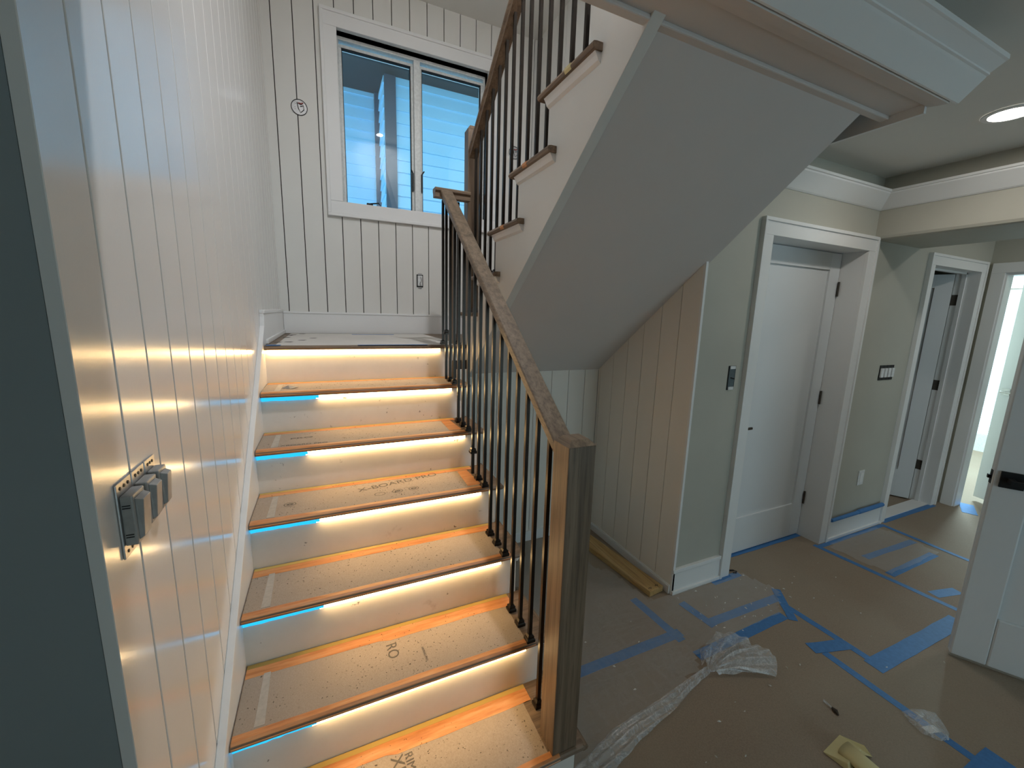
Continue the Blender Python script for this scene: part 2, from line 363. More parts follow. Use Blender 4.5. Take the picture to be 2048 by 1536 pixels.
box('inner_trim', (.96, YR - .05, -1.0), (1.03, YR, 4.05), 'corner_trim', nh)
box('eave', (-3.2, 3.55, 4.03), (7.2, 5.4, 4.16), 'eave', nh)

# ------------------------------------------------------------------ lower staircase
st = root('staircase', 'lower flight of oak treads with white risers rising to the landing', 'staircase', (.48, .0, F))
XR = .965
nose_r = .0108
def tread_prof(y0, y1, zt, t=.0215):
    pts = [(y1, zt), (y1, zt - t)]
    pts += [(y0 + nose_r - nose_r * math.sin(a), zt - nose_r - nose_r * math.cos(a) * 1.0) for a in [math.pi * i / 6 for i in range(7)]]
    return pts
for k in range(1, 8):
    y0, zt = (k - 1) * d, (k - 1) * h
    y1 = y0 + d + .034 if k < 7 else YW - .004
    x1 = XR if k < 7 else 1.04
    tr = MB().prism(tread_prof(y0, y1, zt), 'x', .001, x1).build('tread', 'oak_x', st, (0, 0, 0), 0)
    if k < 7:
        # return nosing at the open end, running a little past the next riser
        MB().prism([(x1 - .003, zt), (x1 - .003, zt - .0215), (x1 + .010, zt - .0190), (x1 + .014, zt - .011), (x1 + .010, zt - .0025)], 'y', y0 + .002, y1 + .02).build('return_nosing', 'oak_y', tr)
        MB().prism([(.9505, zt - .0215), (.9505, zt - .052), (.958, zt - .050), (.964, zt - .040), (.972, zt - .0215)], 'y', y0 + .03, y1 + .015).build('cove_moulding', 'trim', tr)
    box('riser', (.0, y0 + .031, zt - h + .0 if k > 1 else F), (.949, y0 + .047, zt - .0215), 'riser', st)
# skirt board against the left wall
def zs(y): return .285 + .785 * (y - .306)
sk = MB().prism([(-.05, F), (1.2, F), (1.53, .9), (1.53, 1.30), (1.515, zs(1.515)), (-.05, zs(-.05))], 'x', -.020, .0)
sk.build('skirt_board', 'trim', st, (0, 0, 0), .0015)
# open stringer on the right
poly = [(.047, F), (.047, -.0215)]
for k in range(1, 7):
    y0, zt = (k - 1) * d, (k - 1) * h
    poly += [(y0 + d + .047, zt - .0215), (y0 + d + .047, zt + h - .0215)]
poly = poly[:-1] + [(6 * d + .047, 6 * h - .03), (6 * d + .047, .55), (.62, F)]
MB().prism(poly, 'x', .9345, .951).build('stringer', 'stringer', st)
MB().box((.951, 6 * d + .031, .88), (1.035, 6 * d + .047, 6 * h - .0215)).build('landing_fascia', 'stringer', st)
ld = MB().box((0, 6 * d + .05, .93), (1.99, YW, 6 * h - .0215)).build('landing_deck', 'stringer', st)
MB().box((1.04, 1.50, 6 * h - .0215), (1.99, YW - .004, 6 * h)).build('landing_floor', 'oak_x', st)

# ------------------------------------------------------------------ LED strips under the nosings
led_lab = {7: 'warm LED strip glowing under the landing edge, no blue film', 6: 'warm LED strip under the first tread below the landing', 5: 'warm LED strip under the second tread below the landing',
           4: 'warm LED strip under the lettered tread in the middle', 3: 'warm LED strip under the tread two above the lowest lit riser', 2: 'warm LED strip under the nearest full tread above the newel step'}
blue_end = {7: 0, 6: .223, 5: .18, 4: .215, 3: .221, 2: .195}
for k in range(2, 8):
    y0, zt = (k - 1) * d, (k - 1) * h
    be = blue_end[k]; x0 = .012 if be == 0 else be
    r = root('led_strip', led_lab[k], 'light strip', (.5, y0 + .02, zt - .0215), 'LED strips under the stair treads')
    box('diffuser', (x0, y0 + .0155, zt - .0375), (.876, y0 + .0305, zt - .0217), 'led', r)
    box('channel', (.876, y0 + .0158, zt - .036), (.879, y0 + .0305, zt - .0217), 'steel', r)
    if be:
        pts = []
        mb = MB(); n = 14
        def stn(i, y0=y0, zt=zt, be=be):
            x = .003 + (be + .012 - .003) * i / (n - 1); j = random.uniform(-.0012, .0012); q = random.uniform(-.0015, .0015)
            return [(x, y0 + .0150 + j, zt - .0220), (x, y0 + .0145 + j, zt - .0340), (x, y0 + .0190 + q, zt - .0400 + j), (x, y0 + .0308, zt - .0395), (x, y0 + .0308, zt - .0220)]
        mb.sweep(stn, n).build('blue_film', 'led_blue', r)

# ------------------------------------------------------------------ protective boards on the treads
brd_lab = {1: 'kraft board on the newel step with wide orange tape', 2: 'kraft board on the tread just above the newel step, printed RO', 3: 'speckled kraft board on the third lowest tread',
           4: 'kraft board printed with ring logos and lettering, middle tread', 5: 'kraft board with small print on the third tread below the landing edge', 6: 'narrow kraft board on the tread nearest the landing'}
bx1 = {1: .846, 2: .878, 3: .885, 4: .872, 5: .855, 6: .90}
def strip(name, mat, pts_lo, pts_hi, z, th, parent):
    """thin strip between two wavy edges, both lists of (x, y)"""
    mb = MB(); n = len(pts_lo)
    def s(i): return [(pts_lo[i][0], pts_lo[i][1], z), (pts_hi[i][0], pts_hi[i][1], z), (pts_hi[i][0], pts_hi[i][1], z + th), (pts_lo[i][0], pts_lo[i][1], z + th)]
    return mb.sweep(s, n).build(name, mat, parent)
for k in range(1, 7):
    y0, zt = (k - 1) * d, (k - 1) * h
    r = root('protective_board', brd_lab[k], 'floor protection', (.45, y0 + .12, zt), 'protective boards on the stair treads')
    a, b_ = y0 + .012, y0 + d + .029
    bd = MB().box((.004, a, zt + .0002), (bx1[k], b_, zt + .0018)).build('board', 'board', r)
    n = 26; xs = [.004 + (bx1[k] + .03 - .004) * i / (n - 1) for i in range(n)]
    wv = [(.056 if k < 4 else .044) + .004 * noise.noise((x * 6, k * 3.1, 0)) + (.010 if (.42 < x and k in (1, 2)) else 0) for x in xs]
    strip('yellow_tape', 'ytape', [(x, b_ - .017 + .002 * noise.noise((x * 11, k, 4))) for x in xs], [(x, b_ - .001) for x in xs], zt + .0023, .0003, r)
    strip('orange_tape', 'otape', [(x, b_ - w) for x, w in zip(xs, wv)], [(x, b_ - .001) for x in xs], zt + .0018, .0005, r)
    wv2 = [.028 + .004 * noise.noise((x * 5, k * 7.7, 2)) for x in xs]
    # front tape, folded over the nosing
    mb = MB()
    def sf(i):
        x = xs[i]; y = y0; q = .0006; w = wv2[i]
        o = [(y + w, zt + .0020), (y + .011, zt + .0020), (y + .004, zt - .002), (y - q, zt - .0108), (y + .003, zt - .0185)]
        inn = [(y + .0035, zt - .0183), (y - q + .0006, zt - .0108), (y + .0044, zt - .0024), (y + .0112, zt + .0016), (y + w, zt + .0016)]
        return [(x, p, t) for p, t in o + inn]
    mb.sweep(sf, n).build('nosing_tape', 'otape', r)
    strip('side_tape', 'board_tape', [(.052, a + .022), (.055, b_ - .05)], [(.078, a + .022), (.074, b_ - .05)], zt + .0019, .0008, r)
    if k in (4, 5):
        strip('end_tape', 'otape', [(bx1[k] - .05, a + .03), (bx1[k] - .046, b_ - .05)], [(bx1[k] + .012, a + .03), (bx1[k] + .002, b_ - .05)], zt + .0019, .0004, r)
# landing covering
lp = root('landing_paper', 'pale paper covering the landing with torn edges', 'floor protection', (.6, 2.0, 6 * h))
MB().box((.045, 6 * d + .02, 6 * h + .0002), (1.0, 2.50, 6 * h + .0015)).build('sheet', 'landing_paper', lp)
for (x0, x1, y0, y1, mt) in ((.008, .07, 6 * d + .004, 6 * d + .05, 'btape'), (.43, .80, 6 * d + .0, 6 * d + .022, 'btape'), (.45, .75, 2.36, 2.40, 'btape')):
    MB().box((x0, y0, 6 * h + .0016), (x1, y1, 6 * h + .0024)).build('blue_tape', mt, lp)
for i in range(9):
    x = random.uniform(.02, .20); y = random.uniform(1.55, 2.45); a = random.uniform(0, 3)
    MB().add([(x - .02, y, 6 * h + .0018), (x + .015, y - .006, 6 * h + .0018), (x + .03, y + .012, 6 * h + .004), (x - .01, y + .01, 6 * h + .003)], [(0, 1, 2, 3)]).build('torn_scrap', 'dirt', lp)

# printing on the boards
def text(parent, s, x, y, z, size, rz, ax=1.0):
    cu = bpy.data.curves.new('lettering', 'FONT'); cu.body = s; cu.size = size; cu.extrude = 0.00005
    cu.materials.append(M['ink']); t = bpy.data.objects.new('lettering_curve', cu); COL.objects.link(t); bpy.context.view_layer.update()
    me = bpy.data.meshes.new_from_object(t.evaluated_get(bpy.context.evaluated_depsgraph_get())); bpy.data.objects.remove(t)
    o = bpy.data.objects.new('lettering', me); link(o, parent, (x, y, z)); o.rotation_euler = (0, 0, rz); o.scale = (ax, 1, 1); return o
def ringmb(mb, x, y, z, r0, r1, n=28, sx=1.0):
    vs = [(x + r * sx * math.cos(2 * math.pi * i / n), y + r * math.sin(2 * math.pi * i / n), z) for r in (r0, r1) for i in range(n)]
    return mb.add(vs, [(i, (i + 1) % n, n + (i + 1) % n, n + i) for i in range(n)])
B = {o['label'].split(' ')[-1]: o for o in []}
boards = [o for o in COL.objects if o.name.startswith('protective_board')]
b1, b2, b3, b4, b5, b6 = boards
text(b4, 'X-BOARD PRO', .375, .862, 3 * h + .0026, .048, .17, 1.12)
for x, y in ((.527, .815), (.596, .818), (.122, .839)):
    lg = ringmb(ringmb(MB(), x, y, 3 * h + .0024, .0150, .0175, 28, 1.25), x, y, 3 * h + .0024, .003, .008, 12, 1.6).build('ring_logo', 'ink', b4)
ringmb(MB(), .455, .812, 3 * h + .0024, .014, .016, 20, 1.4).build('ring_logo', 'ink', b4)
text(b5, 'XBOARD PRO', .085, .993, 4 * h + .0026, .022, -.04, 1.3)
text(b5, 'PRO', .115, 1.085, 4 * h + .0026, .024, .03, 2.0)
text(b2, 'RO', .420, .425, h + .0026, .050, -1.52, 0.95)
text(b2, 'XBOARD PRO', .530, .370, h + .0026, .010, -1.5, 1.0)
text(b1, 'RIM', .440, .195, .0026, .034, -1.5, 1.0)
text(b1, 'XB', .400, .198, .0026, .052, -1.5, 1.0)

# crumbs on the treads and landing
cb = MB()
for k in range(1, 7):
    y0, zt = (k - 1) * d, (k - 1) * h
    for i in range(150 if k in (2, 3, 4) else 60):
        x = min(.86, max(.05, random.gauss(.46, .16))); y = y0 + random.uniform(.03, d + .01); r = random.uniform(.0006, .0022); a = random.uniform(0, 3.14); e = random.uniform(.25, .6)
        vs = []
        for q in range(4):
            t = a + q * math.pi / 2; rr = r * (1.4 if q % 2 == 0 else e); vs.append((x + rr * math.cos(t), y + rr * math.sin(t), zt + .0027))
        vs.append((x, y, zt + .0027 + r * .7))
        cb.add(vs, [(0, 1, 4), (1, 2, 4), (2, 3, 4), (3, 0, 4), (3, 2, 1, 0)])
o = cb.build('stair_crumbs', 'dirt'); tag(o, 'dark crumbs of dirt scattered over the stair boards', 'debris', None, 'stuff')
fk = MB().add([(.075, 1.296, 5 * h + .003), (.115, 1.268, 5 * h + .003), (.150, 1.295, 5 * h + .006), (.112, 1.325, 5 * h + .010), (.105, 1.294, 5 * h + .016)], [(0, 1, 4), (1, 2, 4), (2, 3, 4), (3, 0, 4), (3, 2, 1, 0)]).build('paper_scrap', 'device')
tag(fk, 'small grey torn scrap lying on the tread below the landing', 'scrap')

# ------------------------------------------------------------------ lower railing
XB = .89
rl = root('stair_railing', 'near railing of the lower flight with square oak newel', 'railing', (.895, .05, 0))
nx0, nx1, ny0, ny1, nz = .8525, .9385, .012, .092, .985
c = .012
nw = MB().box((nx0, ny0, .0), (nx1, ny1, nz))
nw.build('newel_post', 'oak_z', rl, (0, 0, 0), .0015)
MB().add([(nx0, ny0, nz), (nx1, ny0, nz), (nx1, ny1, nz), (nx0, ny1, nz), (nx0 + .016, ny0 + .016, nz + .016), (nx1 - .016, ny0 + .016, nz + .016), (nx1 - .016, ny1 - .016, nz + .016), (nx0 + .016, ny1 - .016, nz + .016)],
         [(3, 2, 1, 0), (4, 5, 6, 7), (0, 1, 5, 4), (1, 2, 6, 5), (2, 3, 7, 6), (3, 0, 4, 7)]).build('newel_cap', 'oak_rail', rl)
SL = h / d
def zr(y): return .976 + .775 * (y - .116)             # top of the sloping rail
def rail_prof(xc, y, zt, w=.0325, t=.047):
    return [(xc - w + .004, y, zt), (xc - w, y, zt - .005), (xc - w, y, zt - .018), (xc - w + .007, y, zt - .026), (xc - w + .007, y, zt - t), (xc + w - .007, y, zt - t), (xc + w - .007, y, zt - .026), (xc + w, y, zt - .018), (xc + w, y, zt - .005), (xc + w - .004, y, zt)]
ye = 1.405
MB().sweep(lambda i: rail_prof(.8975, (.090, ye)[i], zr((.090, ye)[i])), 2).build('handrail', 'oak_rail', rl)
zl = zr(ye) + .002
def lvl(i):
    x = (.838, 1.034)[i]; yc = 1.425; w = .031
    return [(x, yc - w + .004, zl), (x, yc - w, zl - .005), (x, yc - w, zl - .016), (x, yc - w + .008, zl - .026), (x, yc - w + .008, zl - .046), (x, yc + w - .008, zl - .046), (x, yc + w - .008, zl - .026), (x, yc + w, zl - .016), (x, yc + w, zl - .005), (x, yc + w - .004, zl)]
MB().sweep(lvl, 2).build('level_rail', 'oak_x', rl)
shoe_me = MB().frustum((0, 0), 0, .010, .0155, .0155).frustum((0, 0), .010, .014, .0155, .0125).frustum((0, 0), .014, .021, .0120, .0120).frustum((0, 0), .021, .026, .0125, .0070).mesh('shoe', 'iron')
hb = .0063
def baluster(parent, x, y, zb, zt, shoe_z=None, half=hb):
    o = MB().box((-half, -half, 0), (half, half, zt - zb)).build('baluster', 'iron', parent, (x, y, zb))
    s = bpy.data.objects.new('shoe', shoe_me); link(s, o, (x, y, (zb if shoe_z is None else shoe_z) + .0003)); return o
for k in range(1, 7):
    for i in range(3):
        y = (k - 1) * d + .0175 + .0797 * i
        if y < .15: continue
        sz = None
        if k == 6 and i == 2: sz = 1.205
        if k == 4 and i == 2: sz = .672
        baluster(rl, XB, y, (k - 1) * h, zr(y) - .044, sz)
baluster(rl, XB + .008, 1.47, 6 * h, zl - .044)
MB().box((-.011, -.011, 0), (.011, .011, zl - .045 - 6 * h)).build('wood_baluster', 'oak_z', rl, (.958, 1.50, 6 * h))
baluster(rl, .985, 1.47, 6 * h, zl - .044)

# ------------------------------------------------------------------ upper staircase
us = root('upper_staircase', 'upper flight seen from below with smooth sloping soffit', 'staircase', (1.5, .8, 1.0))
XE = .995; XF = 1.03; XQ = 1.985
def ynose(k): return .560 + d * (12 - k)
for k in range(8, 14):
    yn, zt = ynose(k), 6 * h + (k - 7) * h
    prof = [(2 * yn - p[0], p[1]) for p in tread_prof(yn, yn + d + .03, zt)]
    tr = MB().prism(prof, 'x', XE + .012, XQ).build('tread', 'oak_x', us)
    yb = yn - .335 if k > 8 else yn - .27
    MB().prism([(XE + .014, zt), (XE + .004, zt - .002), (XE, zt - .011), (XE + .004, zt - .0195), (XE + .014, zt - .0215), (XE + .045, zt - .0215), (XE + .045, zt)], 'y', yb, yn - .003).build('return_nosing', 'oak_y', tr)
    MB().prism([(XF + .002, zt - .0215), (XF - .022, zt - .0215), (XF - .016, zt - .030), (XF - .010, zt - .043), (XF - .0005, zt - .050), (XF + .002, zt - .050)], 'y', yb + .006, yn - .030).build('cove_moulding', 'trim', tr)
    box('riser', (XF + .001, yn - .046, zt - h), (XQ, yn - .031, zt - .0215), 'trim', us)
    if k >= 10:
        col = ['otape', 'otape', 'yellow'][k % 3 - 0] if k < 13 else 'yellow'
        yt = yn - (.20 if k == 10 else .17 if k == 11 else .22)
        MB().prism([(XE + .013, zt + .0006), (XE - .0004, zt - .004), (XE - .0008, zt - .013), (XE + .004, zt - .0205), (XE + .0045, zt - .0195), (XE + .0003, zt - .011), (XE + .0135, zt)], 'y', yt, yt + .035).build('tape_scrap', {10: 'otape', 11: 'otape', 12: 'yellow', 13: 'yellow'}[k], tr)
# stringer face
def zf(y): return .987 + .796 * (1.366 - y)             # underside plane of the flight
poly = [(1.485, zf(1.485)), (1.485, 6 * h + h - .0215)]
for k in range(8, 14):
    yn, zt = ynose(k), 6 * h + (k - 7) * h
    poly += [(yn - .031, zt - .0215)] if k == 8 else [(yn - .031, zt - h - .0215), (yn - .031, zt - .0215)]
poly = [(1.485, zf(1.485) + .0015), (1.485, 7 * h - .0215)]
for k in range(9, 14):
    yn, zt = ynose(k), 6 * h + (k - 7) * h
    poly += [(yn - .031, zt - h - .0215), (yn - .031, zt - .0215)]
poly += [(.02, 12 * h - .0215), (.02, zf(.02) + .0015)]
MB().prism(poly, 'x', XF, XF + .028).build('stringer', 'stringer', us)
sofp = [(1.43, zf(1.43) + .012), (-.02, zf(-.02) + .012), (-.02, zf(-.02) + .045), (1.43, zf(1.43) + .045)]
MB().prism(sofp, 'x', XF + .029, 1.990).build('soffit_panel', 'soffit', us)
MB().prism([(1.46, zf(1.46) - .006), (.0, zf(0) - .006), (.0, zf(0) + .002), (1.46, zf(1.46) + .002)], 'x', XF - .001, XF + .036).build('soffit_edge', 'stringer', us, (0, 0, 0), .0015)

# upper railing
ur = root('upper_railing', 'railing of the upper flight with oak landing newel and iron balusters', 'railing', (1.067, 1.48, 7 * h))
ux0, ux1, uy0, uy1, uz = 1.033, 1.100, 1.447, 1.514, 2.315
MB().box((ux0, uy0, 7 * h), (ux1, uy1, uz)).build('newel_post', 'oak_z', ur, (0, 0, 0), .0015)
MB().add([(ux0, uy0, uz), (ux1, uy0, uz), (ux1, uy1, uz), (ux0, uy1, uz), (ux0 + .014, uy0 + .014, uz + .022), (ux1 - .014, uy0 + .014, uz + .022), (ux1 - .014, uy1 - .014, uz + .022), (ux0 + .014, uy1 - .014, uz + .022)],
         [(3, 2, 1, 0), (4, 5, 6, 7), (0, 1, 5, 4), (1, 2, 6, 5), (2, 3, 7, 6), (3, 0, 4, 7)]).build('newel_cap', 'oak_z', ur)
XU = 1.064
def zu(y): return 2.258 + .775 * (1.327 - y)            # underside of the upper rail
MB().sweep(lambda i: rail_prof(XU, (1.449, .07)[i], zu((1.449, .07)[i]) + .050, .030, .050), 2).build('handrail', 'oak_rail_up', ur)
for k in range(8, 14):
    for i in range(3):
        y = ynose(k) - .033 - .0797 * i
        if y > 1.42 or y < .12: continue
        zb = 6 * h + (k - 7) * h
        baluster(ur, XU, y, zb, zu(y) + .003)

# right-hand stairwell wall (shiplap)
wr = struct('wall_right', 'white shiplap wall on the far side of the upper flight', 'wall', (2.0, 1.3, 1.2))
MB().prism([(-.02, 2.16), (1.15, 1.30), (YW + .02, 1.14), (YW + .02, ZC), (-.02, ZC)], 'x', 2.006, 2.05).build('backing', 'gap', wr)
ys = [.04 + .128 * i for i in range(20)]
for i in range(len(ys) - 1):
    a, b_ = ys[i] + .003, ys[i + 1] - .003; za, zb_ = max(1.14, zf(a) + .05), max(1.14, zf(b_) + .05)
    MB().add([(1.990, a, za), (1.990, b_, zb_), (1.990, b_, ZC), (1.990, a, ZC), (2.007, a, za), (2.007, b_, zb_), (2.007, b_, ZC), (2.007, a, ZC)],
             [(0, 3, 2, 1), (4, 5, 6, 7), (0, 1, 5, 4), (1, 2, 6, 5), (2, 3, 7, 6), (3, 0, 4, 7)]).build('plank', 'wall_white', wr)

# ------------------------------------------------------------------ alcove below the upper flight
YB = 1.40
aw = struct('wall_alcove_right', 'shiplap end wall under the stair soffit', 'wall', (1.97, 1.0, F))
XA = 1.965
ey = [.619] + [.736 + .1278 * i for i in range(6)]
ey = [e for e in ey if e < YB] + [YB]
box('backing', (XA + .012, .64, F), (XA + .06, YB + .04, 2.0), 'gap', aw)
for i in range(len(ey) - 1):
    a, b_ = ey[i] + (.0015 if i else 0), ey[i + 1] - .0015
    MB().add([(XA, a, F), (XA, b_, F), (XA, b_, zf(b_) + .03), (XA, a, zf(a) + .03), (XA + .013, a, F), (XA + .013, b_, F), (XA + .013, b_, zf(b_) + .03), (XA + .013, a, zf(a) + .03)],
             [(0, 3, 2, 1), (4, 5, 6, 7), (0, 1, 5, 4), (1, 2, 6, 5), (2, 3, 7, 6), (3, 0, 4, 7)]).build('plank', 'alcove', aw)
ab = struct('wall_alcove_back', 'shiplap back wall of the space under the stair', 'wall', (1.5, YB, F))
box('backing', (.94, YB + .012, F), (2.0, YB + .03, 1.05), 'gap', ab)
xs = [.96 + .128 * i for i in range(9)]
xs = [x for x in xs if x < 1.94] + [XA]
for i in range(len(xs) - 1):
    MB().box((xs[i] + .0015, YB, F), (xs[i + 1] - .0015, YB + .013, 1.0)).build('plank', 'alcove', ab)
o = MB().box((XA - .010, .619, F), (XA, YB, F + .045)).box((XA - .006, .619, F + .045), (XA, YB, F + .052)).build('baseboard_alcove', 'trim'); tag(o, 'low white shoe trim along the alcove end wall', 'baseboard', None, 'structure')
o = MB().box((.96, YB - .010, F), (XA - .01, YB, F + .07)).build('baseboard_under_stair', 'trim'); tag(o, 'low white baseboard along the alcove back wall', 'baseboard', None, 'structure')

# ------------------------------------------------------------------ greige wall with doors
YG = .62
DX0, DX1, DT = 2.425, 3.33, 1.77
EX0, EX1, ET = 4.185, 4.925, 1.748
gw = MB()
for lo, hi in (((XA + .012, YG, F), (DX0 - .02, YG + .12, ZK)), ((DX0 - .02, YG, DT + .02), (DX1 + .02, YG + .12, ZK)), ((DX1 + .02, YG, F), (EX0 - .02, YG + .12, ZK)),
               ((EX0 - .02, YG, ET + .02), (EX1 + .02, YG + .12, ZK)), ((EX1 + .02, YG, F), (5.2, YG + .12, ZK))): gw.box(lo, hi)
o = gw.build('wall_doors', 'greige'); tag(o, 'greige wall holding the two doors right of the stair', 'wall', None, 'structure')
o = box('trim_1', (XA - .001, .606, F), (XA + .014, .619, 1.625), 'trim'); tag(o, 'thin white edge trim at the shiplap corner', 'trim', None, 'structure')

def casing(parent, x0, x1, zt, w, legs=(True, True), y=YG):
    mb = MB(); t = .018
    if legs[0]: mb.box((x0 - w, y - t, F), (x0, y + .002, zt))
    if legs[1]: mb.box((x1, y - t, F), (x1 + w, y + .002, zt))
    mb.box((x0 - (w if legs[0] else 0), y - t, zt), (x1 + (w if legs[1] else 0), y + .002, zt + w)); mb.build('casing', 'trim', parent, (0, 0, 0), .002)
    b2 = MB(); e = .014
    if legs[0]: b2.box((x0 - w - .004, y - .026, F), (x0 - w + e, y + .001, zt + w - e))
    if legs[1]: b2.box((x1 + w - e, y - .026, F), (x1 + w + .004, y + .001, zt + w - e))
    b2.box((x0 - w - .004, y - .026, zt + w - e), (x1 + w + .004, y + .001, zt + w + .004)); b2.build('back_band', 'trim', parent, (0, 0, 0), .002)
def jamb(parent, x0, x1, zt, y1, stop=True):
    MB().box((x0 - .02, YG + .001, F), (x0, y1, zt)).box((x1, YG + .001, F), (x1 + .02, y1, zt)).box((x0 - .02, YG + .001, zt), (x1 + .02, y1, zt + .02)).build('jamb', 'trim', parent)
def hinge(parent, x, y, z, rz=0, name='hinge'):
    o = MB().box((-.004, -.006, -.045), (.020, -.003, .045)).tube([(-.004, -.009, -.046), (-.004, -.009, .046)], .006, 8).build(name, 'bronze', parent, (x, y, z)); o.rotation_euler = (0, 0, rz); return o
def panel_door(mb, w, hgt, t, st, rl_t, rl_b):       # leaf in local x (0..w), y (0..t), z (0..hgt); recessed flat panel both sides
    mb.box((0, 0, 0), (st, t, hgt)).box((w - st, 0, 0), (w, t, hgt)).box((st, 0, 0), (w - st, t, rl_b)).box((st, 0, hgt - rl_t), (w - st, t, hgt)); return mb
# door 1 : closed
d1 = struct('door_1', 'closed white one-panel door with deep white jamb, lever at left', 'door', (2.88, YG, F))
casing(d1, DX0, DX1, DT, .082); jamb(d1, DX0, DX1, DT, YG + .20)
lf = panel_door(MB(), DX1 - DX0 - .006, DT - F - .014, .035, .105, .105, .245).build('leaf', 'door', d1, (DX0 + .003, YG + .125, F + .010), .001)
MB().box((.10, .012, .24), (DX1 - DX0 - .106, .024, DT - F - .114)).build('panel', 'door', lf, (DX0 + .003, YG + .125, F + .010))
for z in (1.545, .826, .10): hinge(d1, DX1 - .004, YG + .125, z)
MB().box((2.462, .700, .662), (2.522, .745, .714)).box((2.49, .692, .680), (2.60, .704, .694)).build('lever', 'bronze', d1, (0, 0, 0), .002)
# door 2 : ajar into a dark room
d2 = struct('door_2', 'white door standing open into a dark room, bronze hinges', 'door', (4.55, YG, F))
casing(d2, EX0, EX1, ET, .075, (True, True)); jamb(d2, EX0, EX1, ET, YG + .125)
MB().box((EX0, YG + .06, F), (EX0 + .012, YG + .085, ET)).box((EX1 - .012, YG + .06, F), (EX1, YG + .085, ET)).box((EX0, YG + .06, ET - .012), (EX1, YG + .085, ET)).build('door_stop', 'trim', d2)
ang = math.atan2(.88, -.48)
lf2 = panel_door(MB(), .715, ET - F - .02, .035, .105, .105, .245).build('leaf', 'door', d2, (EX1 - .006, YG + .132, F + .012), .001); lf2.rotation_euler = (0, 0, ang)
pn = MB().box((.10, .012, .24), (.615, .022, ET - F - .12)).build('panel', 'door', lf2); pn.location = (0, 0, 0)
for z in (1.537, .838, .135):
    MB().box((EX1 - .003, YG + .088, z - .042), (EX1 - .0005, YG + .128, z + .042)).tube([(EX1 - .004, YG + .131, z - .044), (EX1 - .004, YG + .131, z + .044)], .006, 8).build('hinge', 'bronze', d2, (0, 0, 0), .001)
o = box('threshold', (EX0, YG + .002, F + .001), (EX1, YG + .10, F + .008), 'trim', d2)
# dark room behind door 2
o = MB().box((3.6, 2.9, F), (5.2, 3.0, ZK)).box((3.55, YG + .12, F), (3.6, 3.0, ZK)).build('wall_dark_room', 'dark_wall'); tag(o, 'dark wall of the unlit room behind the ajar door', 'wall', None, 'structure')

# hall corner wall and door 3
XH = 5.10
hw = MB().box((XH, .535, F), (XH + .11, YG + .01, ZK)).box((XH, -.13, 1.75), (XH + .11, .535, ZK)).box((XH, -2.2, F), (XH + .11, -.13, ZK)).box((XH, YG + .12, F), (XH + .05, 3.0, ZK))
o = hw.build('wall_hall', 'greige'); tag(o, 'greige hall end wall with doorway to the bright room', 'wall', None, 'structure')
d3 = struct('door_3', 'pale door half open in the bright room doorway with lever', 'door', (XH, .2, F))
MB().box((XH - .018, .525, F), (XH + .002, .601, 1.748)).box((XH - .018, -.20, 1.748), (XH + .002, .601, 1.825)).box((XH - .018, -.205, F), (XH + .002, -.13, 1.748)).build('casing', 'trim', d3, (0, 0, 0), .002)
MB().box((XH, .515, F), (XH + .115, .535, 1.75)).box((XH, -.13, F), (XH + .115, -.11, 1.75)).box((XH, -.11, 1.73), (XH + .115, .515, 1.75)).build('jamb', 'trim', d3)
ang3 = math.atan2(.60, .25)
lf3 = MB().box((0, 0, 0), (.655, .035, 1.90)).build('leaf', 'door', d3, (XH + .118, -.105, F + .045)); lf3.rotation_euler = (0, 0, ang3)
lv = MB().box((.570, .035, .92), (.625, .045, .975)).tube([(.60, .04, .948), (.60, .085, .948), (.49, .09, .948)], .008, 8).build('lever', 'steel', lf3); lv.location = (0, 0, 0)
# bright room
XZ = 7.55
br = MB().box((XZ, 1.36, F), (XZ + .1, 3.0, ZK)).box((XZ, -1.8, F), (XZ + .1, .15, ZK)).box((XZ, .15, 1.78), (XZ + .1, 1.36, ZK)).box((XH + .11, 2.9, F), (XZ, 3.0, ZK)).box((XH + .11, -1.9, F), (XZ + .1, -1.8, ZK))
o = br.build('wall_bright_room', 'wall_white'); tag(o, 'white walls of the daylit room at the far right', 'wall', None, 'structure')
w2 = struct('window_2', 'glazed white patio door with blinds in the bright room', 'window', (XZ, .9, F))
MB().box((XZ + .03, .15, F), (XZ + .08, .42, 1.78)).box((XZ + .03, 1.20, F), (XZ + .08, 1.36, 1.78)).box((XZ + .03, .42, F), (XZ + .08, 1.20, .02)).box((XZ + .03, .42, 1.52), (XZ + .08, 1.20, 1.78)).build('frame', 'vinyl', w2)
box('pane', (XZ + .05, .42, .02), (XZ + .056, 1.20, 1.52), 'glass', w2)
me_sl = MB().box((XZ + .034, .43, 0), (XZ + .046, 1.19, .004)).mesh('blind_slat', 'vinyl')
for i in range(40): link(bpy.data.objects.new('blind_slat', me_sl), w2, (0, 0, .04 + i * .0365))

